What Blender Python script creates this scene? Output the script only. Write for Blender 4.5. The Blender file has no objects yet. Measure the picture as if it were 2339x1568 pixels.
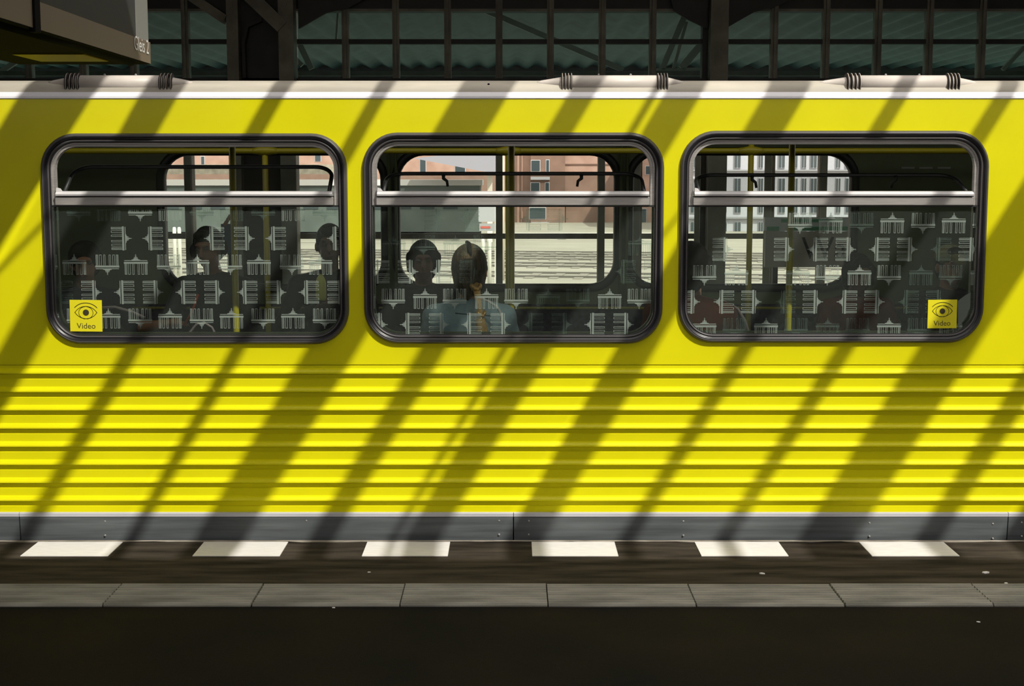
import bpy, bmesh, math, random
from mathutils import Vector, Matrix
from mathutils.geometry import tessellate_polygon
random.seed(7)
SC = bpy.context.scene
COL = SC.collection

# ------------------------------------------------------------------ camera, light, exposure
CAMY, CAMH, F_PX, PITCH = -6.5, 1.69, 3250.0, math.radians(6.74)
cam_d = bpy.data.cameras.new('camera'); cam = bpy.data.objects.new('camera', cam_d); COL.objects.link(cam)
cam.location = (0, CAMY, CAMH); cam.rotation_euler = (math.pi/2 - PITCH, 0, 0)
cam_d.sensor_width = 36.0; cam_d.lens = 36.0*F_PX/2339.0; cam_d.clip_end = 400
SC.camera = cam
SUNV = Vector((-0.585, 0.80, -1.0)).normalized()
sun_d = bpy.data.lights.new('sun', 'SUN'); sun = bpy.data.objects.new('sun', sun_d); COL.objects.link(sun)
sun_d.energy = 5.25; sun_d.angle = math.radians(0.55); sun_d.color = (1.0, 0.96, 0.87)
sun.rotation_euler = SUNV.to_track_quat('-Z', 'Y').to_euler(); sun.location = (3, -4, 9)
w = bpy.data.worlds.new('sky'); SC.world = w; w.use_nodes = True
w.node_tree.nodes['Background'].inputs[0].default_value = (1.0, 0.94, 0.88, 1)
w.node_tree.nodes['Background'].inputs[1].default_value = 2.05
SC.view_settings.view_transform = 'Standard'; SC.view_settings.look = 'None'
SC.view_settings.gamma = 1.0; SC.view_settings.use_curve_mapping = False
SC.view_settings.exposure = 0.0
SC.cycles.use_denoising = True
SC.cycles.max_bounces = 8; SC.cycles.transparent_max_bounces = 24
SC.cycles.sample_clamp_indirect = 6.0

# ------------------------------------------------------------------ helpers
_s, _c = math.sin(PITCH), math.cos(PITCH)
def _dir(px, py):
    u = (px-1169.5)/F_PX; v = (784.0-py)/F_PX
    return Vector((u, _c + v*_s, -_s + v*_c))
def P(px, py, y):           # the world point at depth y behind a measured place
    d = _dir(px, py); t = (y-CAMY)/d.y
    return Vector((d.x*t, y, CAMH + d.z*t))
def PZ(px, py, z):
    d = _dir(px, py); t = (z-CAMH)/d.z
    return Vector((d.x*t, CAMY + d.y*t, z))
def PX(px, py, x):
    d = _dir(px, py); t = x/d.x
    return Vector((x, CAMY + d.y*t, CAMH + d.z*t))
def Z(py, y=0.0): return P(1169.5, py, y).z

def link(name, me, m=None, parent=None, smooth=False):
    o = bpy.data.objects.new(name, me); COL.objects.link(o)
    if m is not None:
        for mm in (m if isinstance(m, (list, tuple)) else [m]): me.materials.append(mm)
    if parent is not None: o.parent = parent
    if smooth: me.shade_smooth()
    return o
def obj(name, bm, m=None, parent=None, smooth=False):
    me = bpy.data.meshes.new(name); bm.normal_update(); bm.to_mesh(me); bm.free()
    return link(name, me, m, parent, smooth)
def tag(o, label=None, cat=None, group=None, kind=None):
    if label: o['label'] = label
    if cat: o['category'] = cat
    if group: o['group'] = group
    if kind: o['kind'] = kind
    return o
def empty(name, loc=(0, 0, 0), label=None, cat=None, group=None, kind=None):
    o = bpy.data.objects.new(name, None); COL.objects.link(o); o.location = loc
    o.empty_display_size = 0.1
    return tag(o, label, cat, group, kind)
def keep(child, parent):    # parent without moving
    child.parent = parent; child.matrix_parent_inverse = Matrix.Translation(-Vector(parent.location))
    return child

def B(): return bmesh.new()
def box(bm, x0, x1, y0, y1, z0, z1, mi=0):
    vs = [bm.verts.new((x, y, z)) for z in (z0, z1) for y in (y0, y1) for x in (x0, x1)]
    for f in ((0, 2, 3, 1), (4, 5, 7, 6), (0, 1, 5, 4), (2, 6, 7, 3), (0, 4, 6, 2), (1, 3, 7, 5)):
        fa = bm.faces.new([vs[i] for i in f]); fa.material_index = mi
    return vs
def bevel_box(bm, x0, x1, y0, y1, z0, z1, b=0.004, seg=1):
    t = bmesh.new(); box(t, x0, x1, y0, y1, z0, z1)
    bmesh.ops.bevel(t, geom=t.edges[:], offset=b, segments=seg, affect='EDGES')
    merge(bm, t)
def merge(bm, t, mi=None, mat4=None):
    if mat4 is not None: bmesh.ops.transform(t, matrix=mat4, verts=t.verts)
    mp = {}
    for v in t.verts: mp[v] = bm.verts.new(v.co)
    for f in t.faces:
        try:
            nf = bm.faces.new([mp[v] for v in f.verts]); nf.smooth = f.smooth
            nf.material_index = f.material_index if mi is None else mi
        except ValueError: pass
    t.free()
def beam(bm, a, b, wx, wy, mi=0):      # a rectangular bar from a to b
    a, b = Vector(a), Vector(b); d = (b-a).normalized()
    up = Vector((0, 1, 0)) if abs(d.y) < .9 else Vector((1, 0, 0))
    s = d.cross(up).normalized(); u = s.cross(d).normalized()
    q = [(-1, -1), (1, -1), (1, 1), (-1, 1)]
    v0 = [bm.verts.new(a + s*i*wx/2 + u*j*wy/2) for i, j in q]
    v1 = [bm.verts.new(b + s*i*wx/2 + u*j*wy/2) for i, j in q]
    fs = [bm.faces.new(v0[::-1]), bm.faces.new(v1)]
    for k in range(4): fs.append(bm.faces.new([v0[k], v0[(k+1) % 4], v1[(k+1) % 4], v1[k]]))
    for f in fs: f.material_index = mi
def tube(bm, pts, r, n=10, cap=True):
    pts = [Vector(p) for p in pts]; rings = []
    N = len(pts); rs = r if isinstance(r, (list, tuple)) else [r]*N
    ref = None
    for i, p in enumerate(pts):
        d = (pts[min(i+1, N-1)] - pts[max(i-1, 0)]).normalized()
        if ref is None: ref = Vector((0, 0, 1)) if abs(d.z) < .9 else Vector((1, 0, 0))
        s = d.cross(ref).normalized(); u = s.cross(d).normalized(); ref = u
        rings.append([bm.verts.new(p + s*math.cos(2*math.pi*k/n)*rs[i] + u*math.sin(2*math.pi*k/n)*rs[i]) for k in range(n)])
    for i in range(N-1):
        for k in range(n):
            f = bm.faces.new([rings[i][k], rings[i][(k+1) % n], rings[i+1][(k+1) % n], rings[i+1][k]]); f.smooth = True
    if cap:
        bm.faces.new(rings[0][::-1]); bm.faces.new(rings[-1])
def rrect(x0, x1, z0, z1, r, n=8, r_top=None):
    rt = r if r_top is None else r_top; out = []
    for cx, cz, a0, rr in ((x1-rt, z1-rt, 0, rt), (x0+rt, z1-rt, 90, rt), (x0+r, z0+r, 180, r), (x1-r, z0+r, 270, r)):
        for k in range(n+1):
            a = math.radians(a0 + 90*k/n); out.append((cx + rr*math.cos(a), cz + rr*math.sin(a)))
    return out
def sweep_rrect(bm, x0, x1, z0, z1, r, prof, n=8, closed=True):
    loops = []
    for off, y in prof:
        rr = max(r-off, .002)
        loops.append([bm.verts.new((x, y, z)) for x, z in rrect(x0+off, x1-off, z0+off, z1-off, rr, n)])
    L = len(loops[0]); M = len(prof)
    for i in range(M if closed else M-1):
        a, b = loops[i], loops[(i+1) % M]
        for k in range(L):
            f = bm.faces.new([a[k], b[k], b[(k+1) % L], a[(k+1) % L]]); f.smooth = True
def arch_path(x0, x1, z0, z1, r, n=8):       # up the left, across and down the right
    p = [(x0, z0)]
    for k in range(n+1):
        a = math.radians(180 - 90*k/n); p.append((x0+r + r*math.cos(a), z1-r + r*math.sin(a)))
    for k in range(n+1):
        a = math.radians(90 - 90*k/n); p.append((x1-r + r*math.cos(a), z1-r + r*math.sin(a)))
    p.append((x1, z0)); return p
def sweep_arch(bm, x0, x1, z0, z1, r, prof, n=8):
    loops = [[bm.verts.new((x, y, z)) for x, z in arch_path(x0+o, x1-o, z0, z1-o, max(r-o, .004), n)] for o, y in prof]
    M = len(prof); L = len(loops[0])
    for i in range(M):
        a, b = loops[i], loops[(i+1) % M]
        for k in range(L-1): bm.faces.new([a[k], a[k+1], b[k+1], b[k]])
    bm.faces.new([l[0] for l in loops]); bm.faces.new([l[-1] for l in loops][::-1])
def plate(bm, outer, holes, y0, y1, mi=0):   # a plate in the XZ plane with holes, front at y0, back at y1
    polys = [outer] + holes; flat = [p for q in polys for p in q]
    tris = tessellate_polygon([[Vector((x, z, 0)) for x, z in q] for q in polys])
    fr = [bm.verts.new((x, y0, z)) for x, z in flat]; bk = [bm.verts.new((x, y1, z)) for x, z in flat]
    for t in tris:
        a, b, c = [flat[i] for i in t]
        if (b[0]-a[0])*(c[1]-a[1]) - (b[1]-a[1])*(c[0]-a[0]) < 0: t = (t[0], t[2], t[1])
        f = bm.faces.new([fr[i] for i in t]); f.material_index = mi
        f = bm.faces.new([bk[i] for i in reversed(t)]); f.material_index = mi
    o = 0
    for q in polys:
        n = len(q)
        for k in range(n):
            a, b = o+k, o+(k+1) % n
            f = bm.faces.new([fr[a], fr[b], bk[b], bk[a]]); f.material_index = mi
        o += n
def extrude_x(bm, prof, x0, x1, closed=True, mi=0):
    a = [bm.verts.new((x0, y, z)) for y, z in prof]; b = [bm.verts.new((x1, y, z)) for y, z in prof]
    n = len(prof)
    for k in range(n if closed else n-1):
        f = bm.faces.new([a[k], a[(k+1) % n], b[(k+1) % n], b[k]]); f.material_index = mi
    if closed: bm.faces.new(a[::-1]); bm.faces.new(b)
def lathe_x(bm, prof, cy, cz, n=20):
    rings = [[bm.verts.new((x, cy + r*math.cos(2*math.pi*k/n), cz + r*math.sin(2*math.pi*k/n))) for k in range(n)] for x, r in prof]
    for i in range(len(prof)-1):
        for k in range(n):
            f = bm.faces.new([rings[i][k], rings[i+1][k], rings[i+1][(k+1) % n], rings[i][(k+1) % n]]); f.smooth = True
    bm.faces.new(rings[0]); bm.faces.new(rings[-1][::-1])
def fixn(bm): bmesh.ops.recalc_face_normals(bm, faces=bm.faces[:])

def text_bm(s, size, align='CENTER'):
    cu = bpy.data.curves.new('t', 'FONT'); cu.body = s; cu.size = size; cu.align_x = align; cu.resolution_u = 3
    o = bpy.data.objects.new('t', cu); COL.objects.link(o)
    dg = bpy.context.evaluated_depsgraph_get(); me = bpy.data.meshes.new_from_object(o.evaluated_get(dg))
    bpy.data.objects.remove(o); bm = bmesh.new(); bm.from_mesh(me); bpy.data.meshes.remove(me); bpy.data.curves.remove(cu)
    return bm

# ------------------------------------------------------------------ materials
def mat(name, col, rough=.6, metal=0., spec=.5, var=.0, scale=8., bump=0., bscale=60., coat=0., detail=4, stretch=None, col2=None):
    m = bpy.data.materials.new(name); m.use_nodes = True; nt = m.node_tree; b = nt.nodes['Principled BSDF']
    b.inputs['Base Color'].default_value = (*col, 1); b.inputs['Roughness'].default_value = rough
    b.inputs['Metallic'].default_value = metal; b.inputs['Specular IOR Level'].default_value = spec
    b.inputs['Coat Weight'].default_value = coat; b.inputs['Coat Roughness'].default_value = .12
    if var or bump or col2:
        tc = nt.nodes.new('ShaderNodeTexCoord'); mp = nt.nodes.new('ShaderNodeMapping')
        nt.links.new(tc.outputs['Object'], mp.inputs['Vector'])
        if stretch: mp.inputs['Scale'].default_value = stretch
    if var or col2:
        n = nt.nodes.new('ShaderNodeTexNoise'); n.inputs['Scale'].default_value = scale; n.inputs['Detail'].default_value = detail
        nt.links.new(mp.outputs[0], n.inputs['Vector'])
        r = nt.nodes.new('ShaderNodeValToRGB')
        c2 = col2 if col2 else tuple(min(1, c*(1+var)) for c in col)
        r.color_ramp.elements[0].position = .35; r.color_ramp.elements[1].position = .68
        r.color_ramp.elements[0].color = (*[c*(1-var) for c in col], 1); r.color_ramp.elements[1].color = (*c2, 1)
        nt.links.new(n.outputs['Fac'], r.inputs[0]); nt.links.new(r.outputs[0], b.inputs['Base Color'])
    if bump:
        n2 = nt.nodes.new('ShaderNodeTexNoise'); n2.inputs['Scale'].default_value = bscale; n2.inputs['Detail'].default_value = 3
        nt.links.new(mp.outputs[0], n2.inputs['Vector'])
        bp = nt.nodes.new('ShaderNodeBump'); bp.inputs['Strength'].default_value = bump; bp.inputs['Distance'].default_value = .01
        nt.links.new(n2.outputs['Fac'], bp.inputs['Height']); nt.links.new(bp.outputs[0], b.inputs['Normal'])
    return m
def glass(name, tint=(.9, .95, .92), refl=.9, haze=0., dcol=(.5, .55, .5), rough=.02):
    m = bpy.data.materials.new(name); m.use_nodes = True; nt = m.node_tree; nt.nodes.clear()
    out = nt.nodes.new('ShaderNodeOutputMaterial'); tr = nt.nodes.new('ShaderNodeBsdfTransparent'); gl = nt.nodes.new('ShaderNodeBsdfGlossy')
    df = nt.nodes.new('ShaderNodeBsdfDiffuse'); df.inputs[0].default_value = (*dcol, 1)
    tr.inputs[0].default_value = (*tint, 1); gl.inputs['Roughness'].default_value = rough
    fr = nt.nodes.new('ShaderNodeFresnel'); fr.inputs[0].default_value = 1.5
    mu = nt.nodes.new('ShaderNodeMath'); mu.operation = 'MULTIPLY'; mu.inputs[1].default_value = refl
    nt.links.new(fr.outputs[0], mu.inputs[0])
    m1 = nt.nodes.new('ShaderNodeMixShader'); m1.inputs[0].default_value = haze
    nt.links.new(tr.outputs[0], m1.inputs[1]); nt.links.new(df.outputs[0], m1.inputs[2])
    m2 = nt.nodes.new('ShaderNodeMixShader'); nt.links.new(mu.outputs[0], m2.inputs[0])
    nt.links.new(m1.outputs[0], m2.inputs[1]); nt.links.new(gl.outputs[0], m2.inputs[2])
    nt.links.new(m2.outputs[0], out.inputs[0])
    return m

M_yellow = mat('yellow_paint', (.80, .745, .005), .36, var=.03, scale=3, spec=.18, bump=.012, bscale=120, coat=.12)
M_white = mat('white_gutter_paint', (.86, .85, .90), .4)
M_roof = mat('cream_roof_paint', (.52, .48, .40), .5, var=.12, scale=5, stretch=(.6, 3, 3), spec=.3)
M_duct = mat('duct_paint', (.66, .60, .54), .45, var=.06, scale=9)
M_bellow = mat('black_bellows', (.02, .016, .014), .6)
M_bellow_edge = mat('bellows_edge', (.62, .54, .44), .5)
M_skirt = mat('grey_skirt_paint', (.10, .112, .118), .5, var=.25, scale=4, stretch=(.5, 1, 9), spec=.4)
M_skirt_lip = mat('skirt_lip_paint', (.52, .52, .56), .4)
M_rubber = mat('black_rubber', (.016, .015, .018), .33, spec=.5)
M_alu = mat('window_aluminium', (.42, .40, .38), .42, metal=.35, var=.1, scale=30, stretch=(.3, 1, 5))
M_lip = mat('rubber_lip', (.075, .07, .072), .42, spec=.5)
M_alu_bright = mat('bright_sill', (.86, .84, .84), .3, metal=.2)
M_glass = glass('window_glass', (.84, .90, .85), .9, .05, (.45, .52, .46))  # diffuse share greys the pane: dust film plus painted haze of reflected sky
M_glass_far = glass('far_window_glass', (.92, .95, .93), .4)
M_etch = glass('etched_glass', (.50, .56, .52), .3, .40, (.56, .66, .58), .4)
M_etch_dim = glass('faint_etched_glass', (.72, .78, .74), .3, .13, (.36, .50, .42), .4)  # fainter copy of the etch for some gates
M_int = mat('interior_panel', (.095, .125, .055), .5, var=.15, scale=3)
M_int_dark = mat('interior_trim', (.012, .014, .013), .5)
M_intfloor = mat('interior_floor', (.035, .037, .04), .7)
M_ceil_in = mat('interior_ceiling', (.16, .16, .12), .5)
M_pole = mat('yellow_grab_pole', (.32, .28, .012), .35)
M_seat = mat('bench_upholstery', (.03, .032, .05), .85, var=.4, scale=40)
M_benttube = mat('pinkish_tube', (.62, .50, .52), .3, metal=.3)
M_sticker = mat('sticker_yellow', (.85, .76, .015), .4)
M_print = mat('sticker_print', (.05, .04, .015), .5)
M_asphalt = mat('asphalt', (.0115, .0112, .0112), .85, var=.25, scale=1.7, bump=.6, bscale=200, col2=(.017, .0135, .0105), spec=.08)
M_coping = mat('platform_coping', (.34, .30, .25), .85, var=.3, scale=7, bump=.4, bscale=120, col2=(.45, .40, .34))
M_paint = mat('white_floor_paint', (.80, .78, .77), .6, var=.05, scale=14, stretch=(1, 4, 1))
M_tile = mat('tactile_concrete', (.25, .245, .21), .85, var=.25, scale=6, bump=.3, bscale=180, stretch=(.5, 2, 1), col2=(.37, .36, .31))
M_steel_hall = mat('hall_steel_paint', (.29, .26, .20), .6, var=.25, scale=5, bump=.1, bscale=60)
M_steel_dark = mat('dark_hall_steel', (.045, .043, .037), .6, var=.2, scale=4)
M_pane = glass('wired_teal_glass', (.35, .52, .50), .3, .15, (.08, .16, .16), .3)
M_soffit = mat('teal_corrugated_sheet', (.05, .125, .13), .55, var=.3, scale=2.5)
M_strut = mat('pale_strut_paint', (.80, .74, .62), .6)
M_ballast = mat('ballast', (.27, .255, .205), .9, var=.15, scale=1.2, stretch=(.3, 2, 1), bump=.2, bscale=8)
M_bed = mat('track_bed', (.045, .04, .034), .9, var=.3, scale=6, bump=.4, bscale=40)
M_rail = mat('rusty_rail', (.15, .14, .12), .5, metal=.3)
M_sleeper = mat('sleeper', (.20, .185, .15), .9)
M_brick = mat('pink_brick', (.33, .20, .15), .85, var=.12, scale=1.0, col2=(.40, .265, .205))
M_brick2 = mat('brown_brick', (.19, .115, .085), .85, var=.14, scale=1.2)
M_render_w = mat('white_render', (.36, .365, .39), .8, var=.03)
M_winglass = mat('distant_window_glass', (.035, .05, .055), .15)
M_winframe = mat('distant_window_frame', (.42, .42, .43), .6)
M_cornice = mat('cornice', (.22, .225, .23), .8)
M_railcar = mat('grey_green_railcar', (.085, .105, .095), .5, var=.15, scale=1.2)
M_green = mat('sign_green', (.05, .42, .18), .5)
M_signgrey = mat('sign_grey', (.62, .57, .49), .6)
M_black = mat('black_paint', (.008, .008, .009), .85, spec=.06)
M_lamp_y = mat('sign_yellow_film', (.62, .46, .012), .4)
M_beige = mat('beige_panel', (.20, .155, .105), .4, var=.06, scale=2, spec=.6)
M_panel_dk = mat('dark_display_panel', (.045, .046, .044), .6, spec=.3)
M_lightalu = mat('pale_aluminium', (.26, .26, .24), .35)
M_wall = mat('hall_back_wall', (.05, .047, .042), .8, var=.2, scale=1)
M_skyglass = glass('roof_glass', (.98, .98, .98), .3)

# ------------------------------------------------------------------ the setting: platform
XL, XR = -9.0, 9.0
EDGE = -0.04
fl = B(); box(fl, XL, XR, -14, EDGE-.0, -1.1, 0.0)
floor = tag(obj('floor', fl, M_asphalt), 'dark asphalt platform floor with a worn pale edge', kind='structure')
# worn pale coping strip right at the platform edge: ragged inner outline
bm = B(); n = 260
top = []; bot = []
for k in range(n+1):
    x = XL + (XR-XL)*k/n
    top.append(bm.verts.new((x, EDGE+.002, .0025))); bot.append(bm.verts.new((x, EDGE-.018-.020*random.random(), .0025)))
for k in range(n): bm.faces.new([bot[k], bot[k+1], top[k+1], top[k]])
low = [bm.verts.new((XL+(XR-XL)*k/n, EDGE+.002, -.05)) for k in range(n+1)]
for k in range(n): bm.faces.new([top[k], top[k+1], low[k+1], low[k]])
obj('edge_coping', bm, M_coping, floor)
# lighter asphalt up to the tactile strip: sunlight and its streaks painted in
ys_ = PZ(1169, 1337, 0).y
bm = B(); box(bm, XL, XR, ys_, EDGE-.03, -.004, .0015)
obj('sunlit_edge', bm, mat('sunlit_asphalt', (.040, .033, .026), .9, var=.3, scale=3.0, stretch=(.8, 5, 1), bump=.5, bscale=200, col2=(.085, .070, .054), spec=.1), floor)
# painted blocks
patches = [(86, 277, 48, 250), (466, 659, 440, 638), (836, 1026, 830, 1025), (1214, 1405, 1216, 1411), (1586, 1781, 1603, 1798), (1961, 2157, 1993, 2189)]
for i, (a, b, c, d) in enumerate(patches):
    xa = (PZ(a, 1240, 0).x + PZ(c, 1273, 0).x)/2; xb = (PZ(b, 1240, 0).x + PZ(d, 1273, 0).x)/2
    y1 = PZ(1169, 1240.5, 0).y; y0 = PZ(1169, 1272.5, 0).y
    bm = B(); box(bm, xa, xb, y0, y1, -.002, .0045); obj('edge_marking', bm, M_paint, floor)
for xo in (-3.66, -2.91, 2.74, 3.49):
    bm = B(); box(bm, xo-.19, xo+.19, PZ(1169, 1272.5, 0).y, PZ(1169, 1240.5, 0).y, -.002, .0045); obj('edge_marking', bm, M_paint, floor)
# tactile tiles
ty1 = PZ(1169, 1338, 0).y; ty0 = PZ(1169, 1388, 0).y
seams = PZ(1250, 1362, 0).x; TW = .2925*2
prof = []
nr = 9; rp = (ty1-ty0-.012)/nr
prof.append((ty0+.004, -.01)); prof.append((ty0+.004, .005)); yy = ty0+.008
for k in range(nr):
    prof += [(yy, .005), (yy+rp*.18, .012), (yy+rp*.62, .012), (yy+rp*.80, .005)]; yy += rp
prof += [(ty1-.004, .005), (ty1-.004, -.01)]
tile_bm = B(); extrude_x(tile_bm, [(y, z) for y, z in prof][::-1], .003, TW-.003); fixn(tile_bm)
tile_me = bpy.data.meshes.new('tactile_tile'); tile_bm.to_mesh(tile_me); tile_bm.free(); tile_me.materials.append(M_tile)
for k in range(-10, 10):
    o = bpy.data.objects.new('tactile_tile', tile_me); COL.objects.link(o); o.parent = floor
    o.location = (seams + k*TW + random.uniform(-.0015, .0015), random.uniform(-.002, .002), random.uniform(-.0015, .001))
# litter and pebbles seen on the asphalt
for (px, py, r) in ((843, 1309, .006), (1741, 1313, .010), (2252, 1311, .012), (2298, 1334, .006), (762, 1390, .005), (1321, 1256, .006), (2235, 1423, .006)):
    q = PZ(px, py, 0); bm = B(); bmesh.ops.create_icosphere(bm, subdivisions=1, radius=r)
    for v in bm.verts: v.co = Vector((v.co.x*1.4, v.co.y, v.co.z*.5)); v.co += Vector((random.uniform(-.2, .2), random.uniform(-.2, .2), 0))*r
    o = obj('litter_scrap', bm, M_paint); o.location = (q.x, q.y, r*.4)
    tag(o, {843: 'tiny pale scrap on the asphalt below the third white block', 1741: 'small pale litter scrap on the asphalt below the fifth white block',
            2252: 'pale torn litter scrap at the right below the last white block', 2298: 'tiny pale scrap just above the tactile strip at far right',
            762: 'tiny scrap lying at the front edge of the tactile strip', 1321: 'small dark-edged speck lying on the fourth white block',
            2235: 'tiny scrap on dark asphalt in front of the tactile strip at right'}[px], 'litter')
    o['group'] = 'scraps of litter on the platform'

# ------------------------------------------------------------------ hall: track bed, walls, roof with rafters
bm = B(); box(bm, -24, 24, EDGE, 12, -1.3, -1.05); tag(obj('ground', bm, M_bed), 'dark track bed under and behind the train', kind='structure')
bm = B(); box(bm, -60, 60, 12, 110, -1.3, -1.0); tag(obj('ground', bm, M_ballast), 'sunlit pale ballast of the open track field', kind='structure')
bm = B(); box(bm, -9.2, 9.2, -14.2, -14, -1, 2.6); box(bm, -9.2, 9.2, -14.2, -14, 3.7, 4.4)
for k in range(13): box(bm, -9.2+k*1.5, -9.12+k*1.5, -14.2, -14, 2.6, 3.7)
tag(obj('wall_back', bm, M_wall), 'dark hall wall behind the platform with an open band added for fill light', kind='structure')
bm = B(); box(bm, -9.2, -9.0, -14, 7.4, -1, 5.5); tag(obj('wall_left', bm, M_wall), 'dark hall end wall at the left', kind='structure')
bm = B(); box(bm, 9.0, 9.2, -14, 7.4, -1, 5.5); tag(obj('wall_right', bm, M_wall), 'dark hall end wall at the right', kind='structure')
RZ, RY0, RY1 = 4.2, -3.82, 0.9
bm = B(); box(bm, -9.2, 9.2, -14.2, -12.8, RZ, RZ+.12); box(bm, -9.2, 9.2, -7.6, RY0, RZ, RZ+.12)
for k in range(25): box(bm, -9.1+k*.75, -9.02+k*.75, -12.8, -7.6, RZ, RZ+.12)  # unseen rear gap between bars, added to raise the fill light
box(bm, -9.2, 9.2, RY1, 7.6, RZ, RZ+.12)
ceiling = tag(obj('ceiling', bm, M_steel_dark), 'dark station roof with a glazed strip between rafters and a rear gap added for fill light', kind='structure')
# rafters: (place at the height of the train's ribs, width of the shade there)
# each pair: shade centre on the side wall high up and low down, and its width there
strp = [(-390, -720, 60), (-160, -480, 120), (120, -222, 165), (356, 42, 88), (622, 300, 44), (858, 541, 38), (1092, 757, 120), (1320, 987, 62),
        (1484, 1150, 20), (1518, 1184, 10), (1560, 1226, 66), (1785, 1450, 94), (2047, 1697, 42), (2287, 1927, 44), (2520, 2160, 134),
        (2752, 2392, 62), (2970, 2610, 110), (3190, 2830, 60), (3420, 3060, 45)]
Z8, Z2, HR = Z(800), Z(230), .05
xs = []
def beam_quad(bm, y0, x0, y1, x1, w, z0, z1):
    vs = [bm.verts.new(p) for z in (z0, z1) for p in ((x0-w/2, y0, z), (x0+w/2, y0, z), (x1+w/2, y1, z), (x1-w/2, y1, z))]
    for f in ((3, 2, 1, 0), (4, 5, 6, 7), (0, 1, 5, 4), (1, 2, 6, 5), (2, 3, 7, 6), (3, 0, 4, 7)): bm.faces.new([vs[i] for i in f])
for ct, cb, w_ in strp:
    xt, xb_ = P(ct, 230, 0).x, P(cb, 800, 0).x; sl = (xt-xb_)/(Z2-Z8)
    dx = (sl + SUNV.x/-SUNV.z*0)*(SUNV.z/-SUNV.y) + SUNV.x/SUNV.y
    t_ = RZ+HR/2-Z8; px0 = xb_ + t_*SUNV.x/SUNV.z; py0 = t_*SUNV.y/SUNV.z
    ww = max(w_/495.0 - HR*.58, .012)
    xa_, xc_ = px0 + dx*(RY0-.05-py0), px0 + dx*(RY1+.05-py0)
    bm = B(); beam_quad(bm, RY0-.05, xa_, RY1+.05, xc_, ww, RZ, RZ+HR); obj('rafter', bm, M_steel_dark, ceiling)
    xs.append(((xa_+xc_)/2-ww/2, (xa_+xc_)/2+ww/2))
bm = B(); box(bm, -9, xs[0][0], RY0, RY1, RZ, RZ+.05); obj('roof_sheet', bm, M_steel_dark, ceiling)
bm = B(); box(bm, xs[-1][1], 9, RY0, RY1, RZ, RZ+.05); obj('roof_sheet', bm, M_steel_dark, ceiling)
for a, b in zip(xs[:-1], xs[1:]):
    bm = B(); vs = [bm.verts.new(p) for p in ((a[1], RY0, RZ+.04), (b[0], RY0, RZ+.04), (b[0], RY1, RZ+.04), (a[1], RY1, RZ+.04))]; bm.faces.new(vs)
    obj('roof_pane', bm, M_skyglass, ceiling)
# thin tie rods under the glazing
for (px, py, L, sl, r) in ((55, 557, .36, 1.0, .012), (1534, 512, .14, 1.3, .009)):
    q = P(px, py, 0); q = q - SUNV*(2.35/SUNV.y)
    d = Vector((1, 0, sl)).normalized()
    bm = B(); tube(bm, [q-d*L*.6, q+d*L*.6], r, 8); obj('tie_rod', bm, M_steel_dark, ceiling)

# ------------------------------------------------------------------ hall side wall beyond the train (glazed grid on columns)
WY = 7.5
zb, zt, zm0, zm1 = Z(178, WY)-.06, Z(27, WY), Z(101, WY), Z(90, WY)
side = empty('wall_far', (0, WY, 0), 'glazed steel side wall of the station hall seen above the train', kind='structure')
def wpart(name, bm, m): return keep(obj(name, bm, m), side)
mull = [-170, -52, 66, 190, 306, 425]
mull2 = [790, 905, 1023, 1140, 1257, 1375, 1490]; mull3 = [1767, 1885, 2003, 2120, 2240, 2358, 2476]
down = {425, 1140, 1375, 1885, 66, 190, 1490, 2120, 905}
for px in mull+mull2+mull3:
    c = P(px, 100, WY).x; hw = .033
    bm = B(); z0 = -1.05 if px in down else zb
    if px in (1490, 905, 66, 190, 2120): z0 = zb
    beam(bm, (c, WY, z0), (c, WY, RZ), hw*2, .10); beam(bm, (c, WY-.07, z0 if z0 > 0 else zb), (c, WY-.07, RZ), .022, .04)
    wpart('mullion', bm, M_steel_hall)
# second set of posts that reach the ground
for px, wdt in ((1763, 14), (1459, 16), (434, 14)):
    c = P(px, 560, WY).x; bm = B(); beam(bm, (c, WY+.12, -1.05), (c, WY+.12, zb), wdt*14/3250, .10); wpart('post', bm, M_steel_hall)
bm = B(); box(bm, -9, 9, WY-.03, WY+.05, zm0, zm1); wpart('transom', bm, M_steel_dark)
bm = B(); box(bm, -9, 9, WY-.10, WY+.10, zb-.10, zb+.05); wpart('sill_beam', bm, M_steel_dark)
bm = B(); box(bm, -9, 9, WY-.02, WY+.12, zt, RZ); wpart('fascia_panel', bm, M_steel_dark)
bm = B(); box(bm, -9, 9, WY-.035, WY-.02, zt, zt+.025); wpart('fascia_trim', bm, M_steel_hall)
zr0, zr1 = Z(547, WY), Z(535, WY)
bm = B(); box(bm, -9, 9, WY+.10, WY+.16, zr0, zr1); wpart('guard_rail', bm, M_steel_hall)
# wide built-up pillar on the left: two posts with a dark box between
xa, xb, xc, xd = [P(p, 100, WY).x for p in (530, 556, 646, 680)]
bm = B(); beam(bm, ((xa+xb)/2, WY-.15, -1.05), ((xa+xb)/2, WY-.15, RZ), xb-xa, .22)
for k in range(14):
    box(bm, (xa+xb)/2-.012, (xa+xb)/2+.012, WY-.272, WY-.26, .2+k*.28, .224+k*.28)
wpart('post', bm, M_steel_hall)
bm = B(); beam(bm, ((xc+xd)/2, WY-.15, -1.05), ((xc+xd)/2, WY-.15, RZ), xd-xc, .22)
for k in range(14): box(bm, (xc+xd)/2-.012, (xc+xd)/2+.012, WY-.272, WY-.26, .2+k*.28, .224+k*.28)
wpart('post', bm, M_steel_hall)
bm = B(); box(bm, xb, xc, WY-.10, WY+.2, -1.05, RZ); wpart('pillar_web', bm, M_steel_dark)
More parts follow.
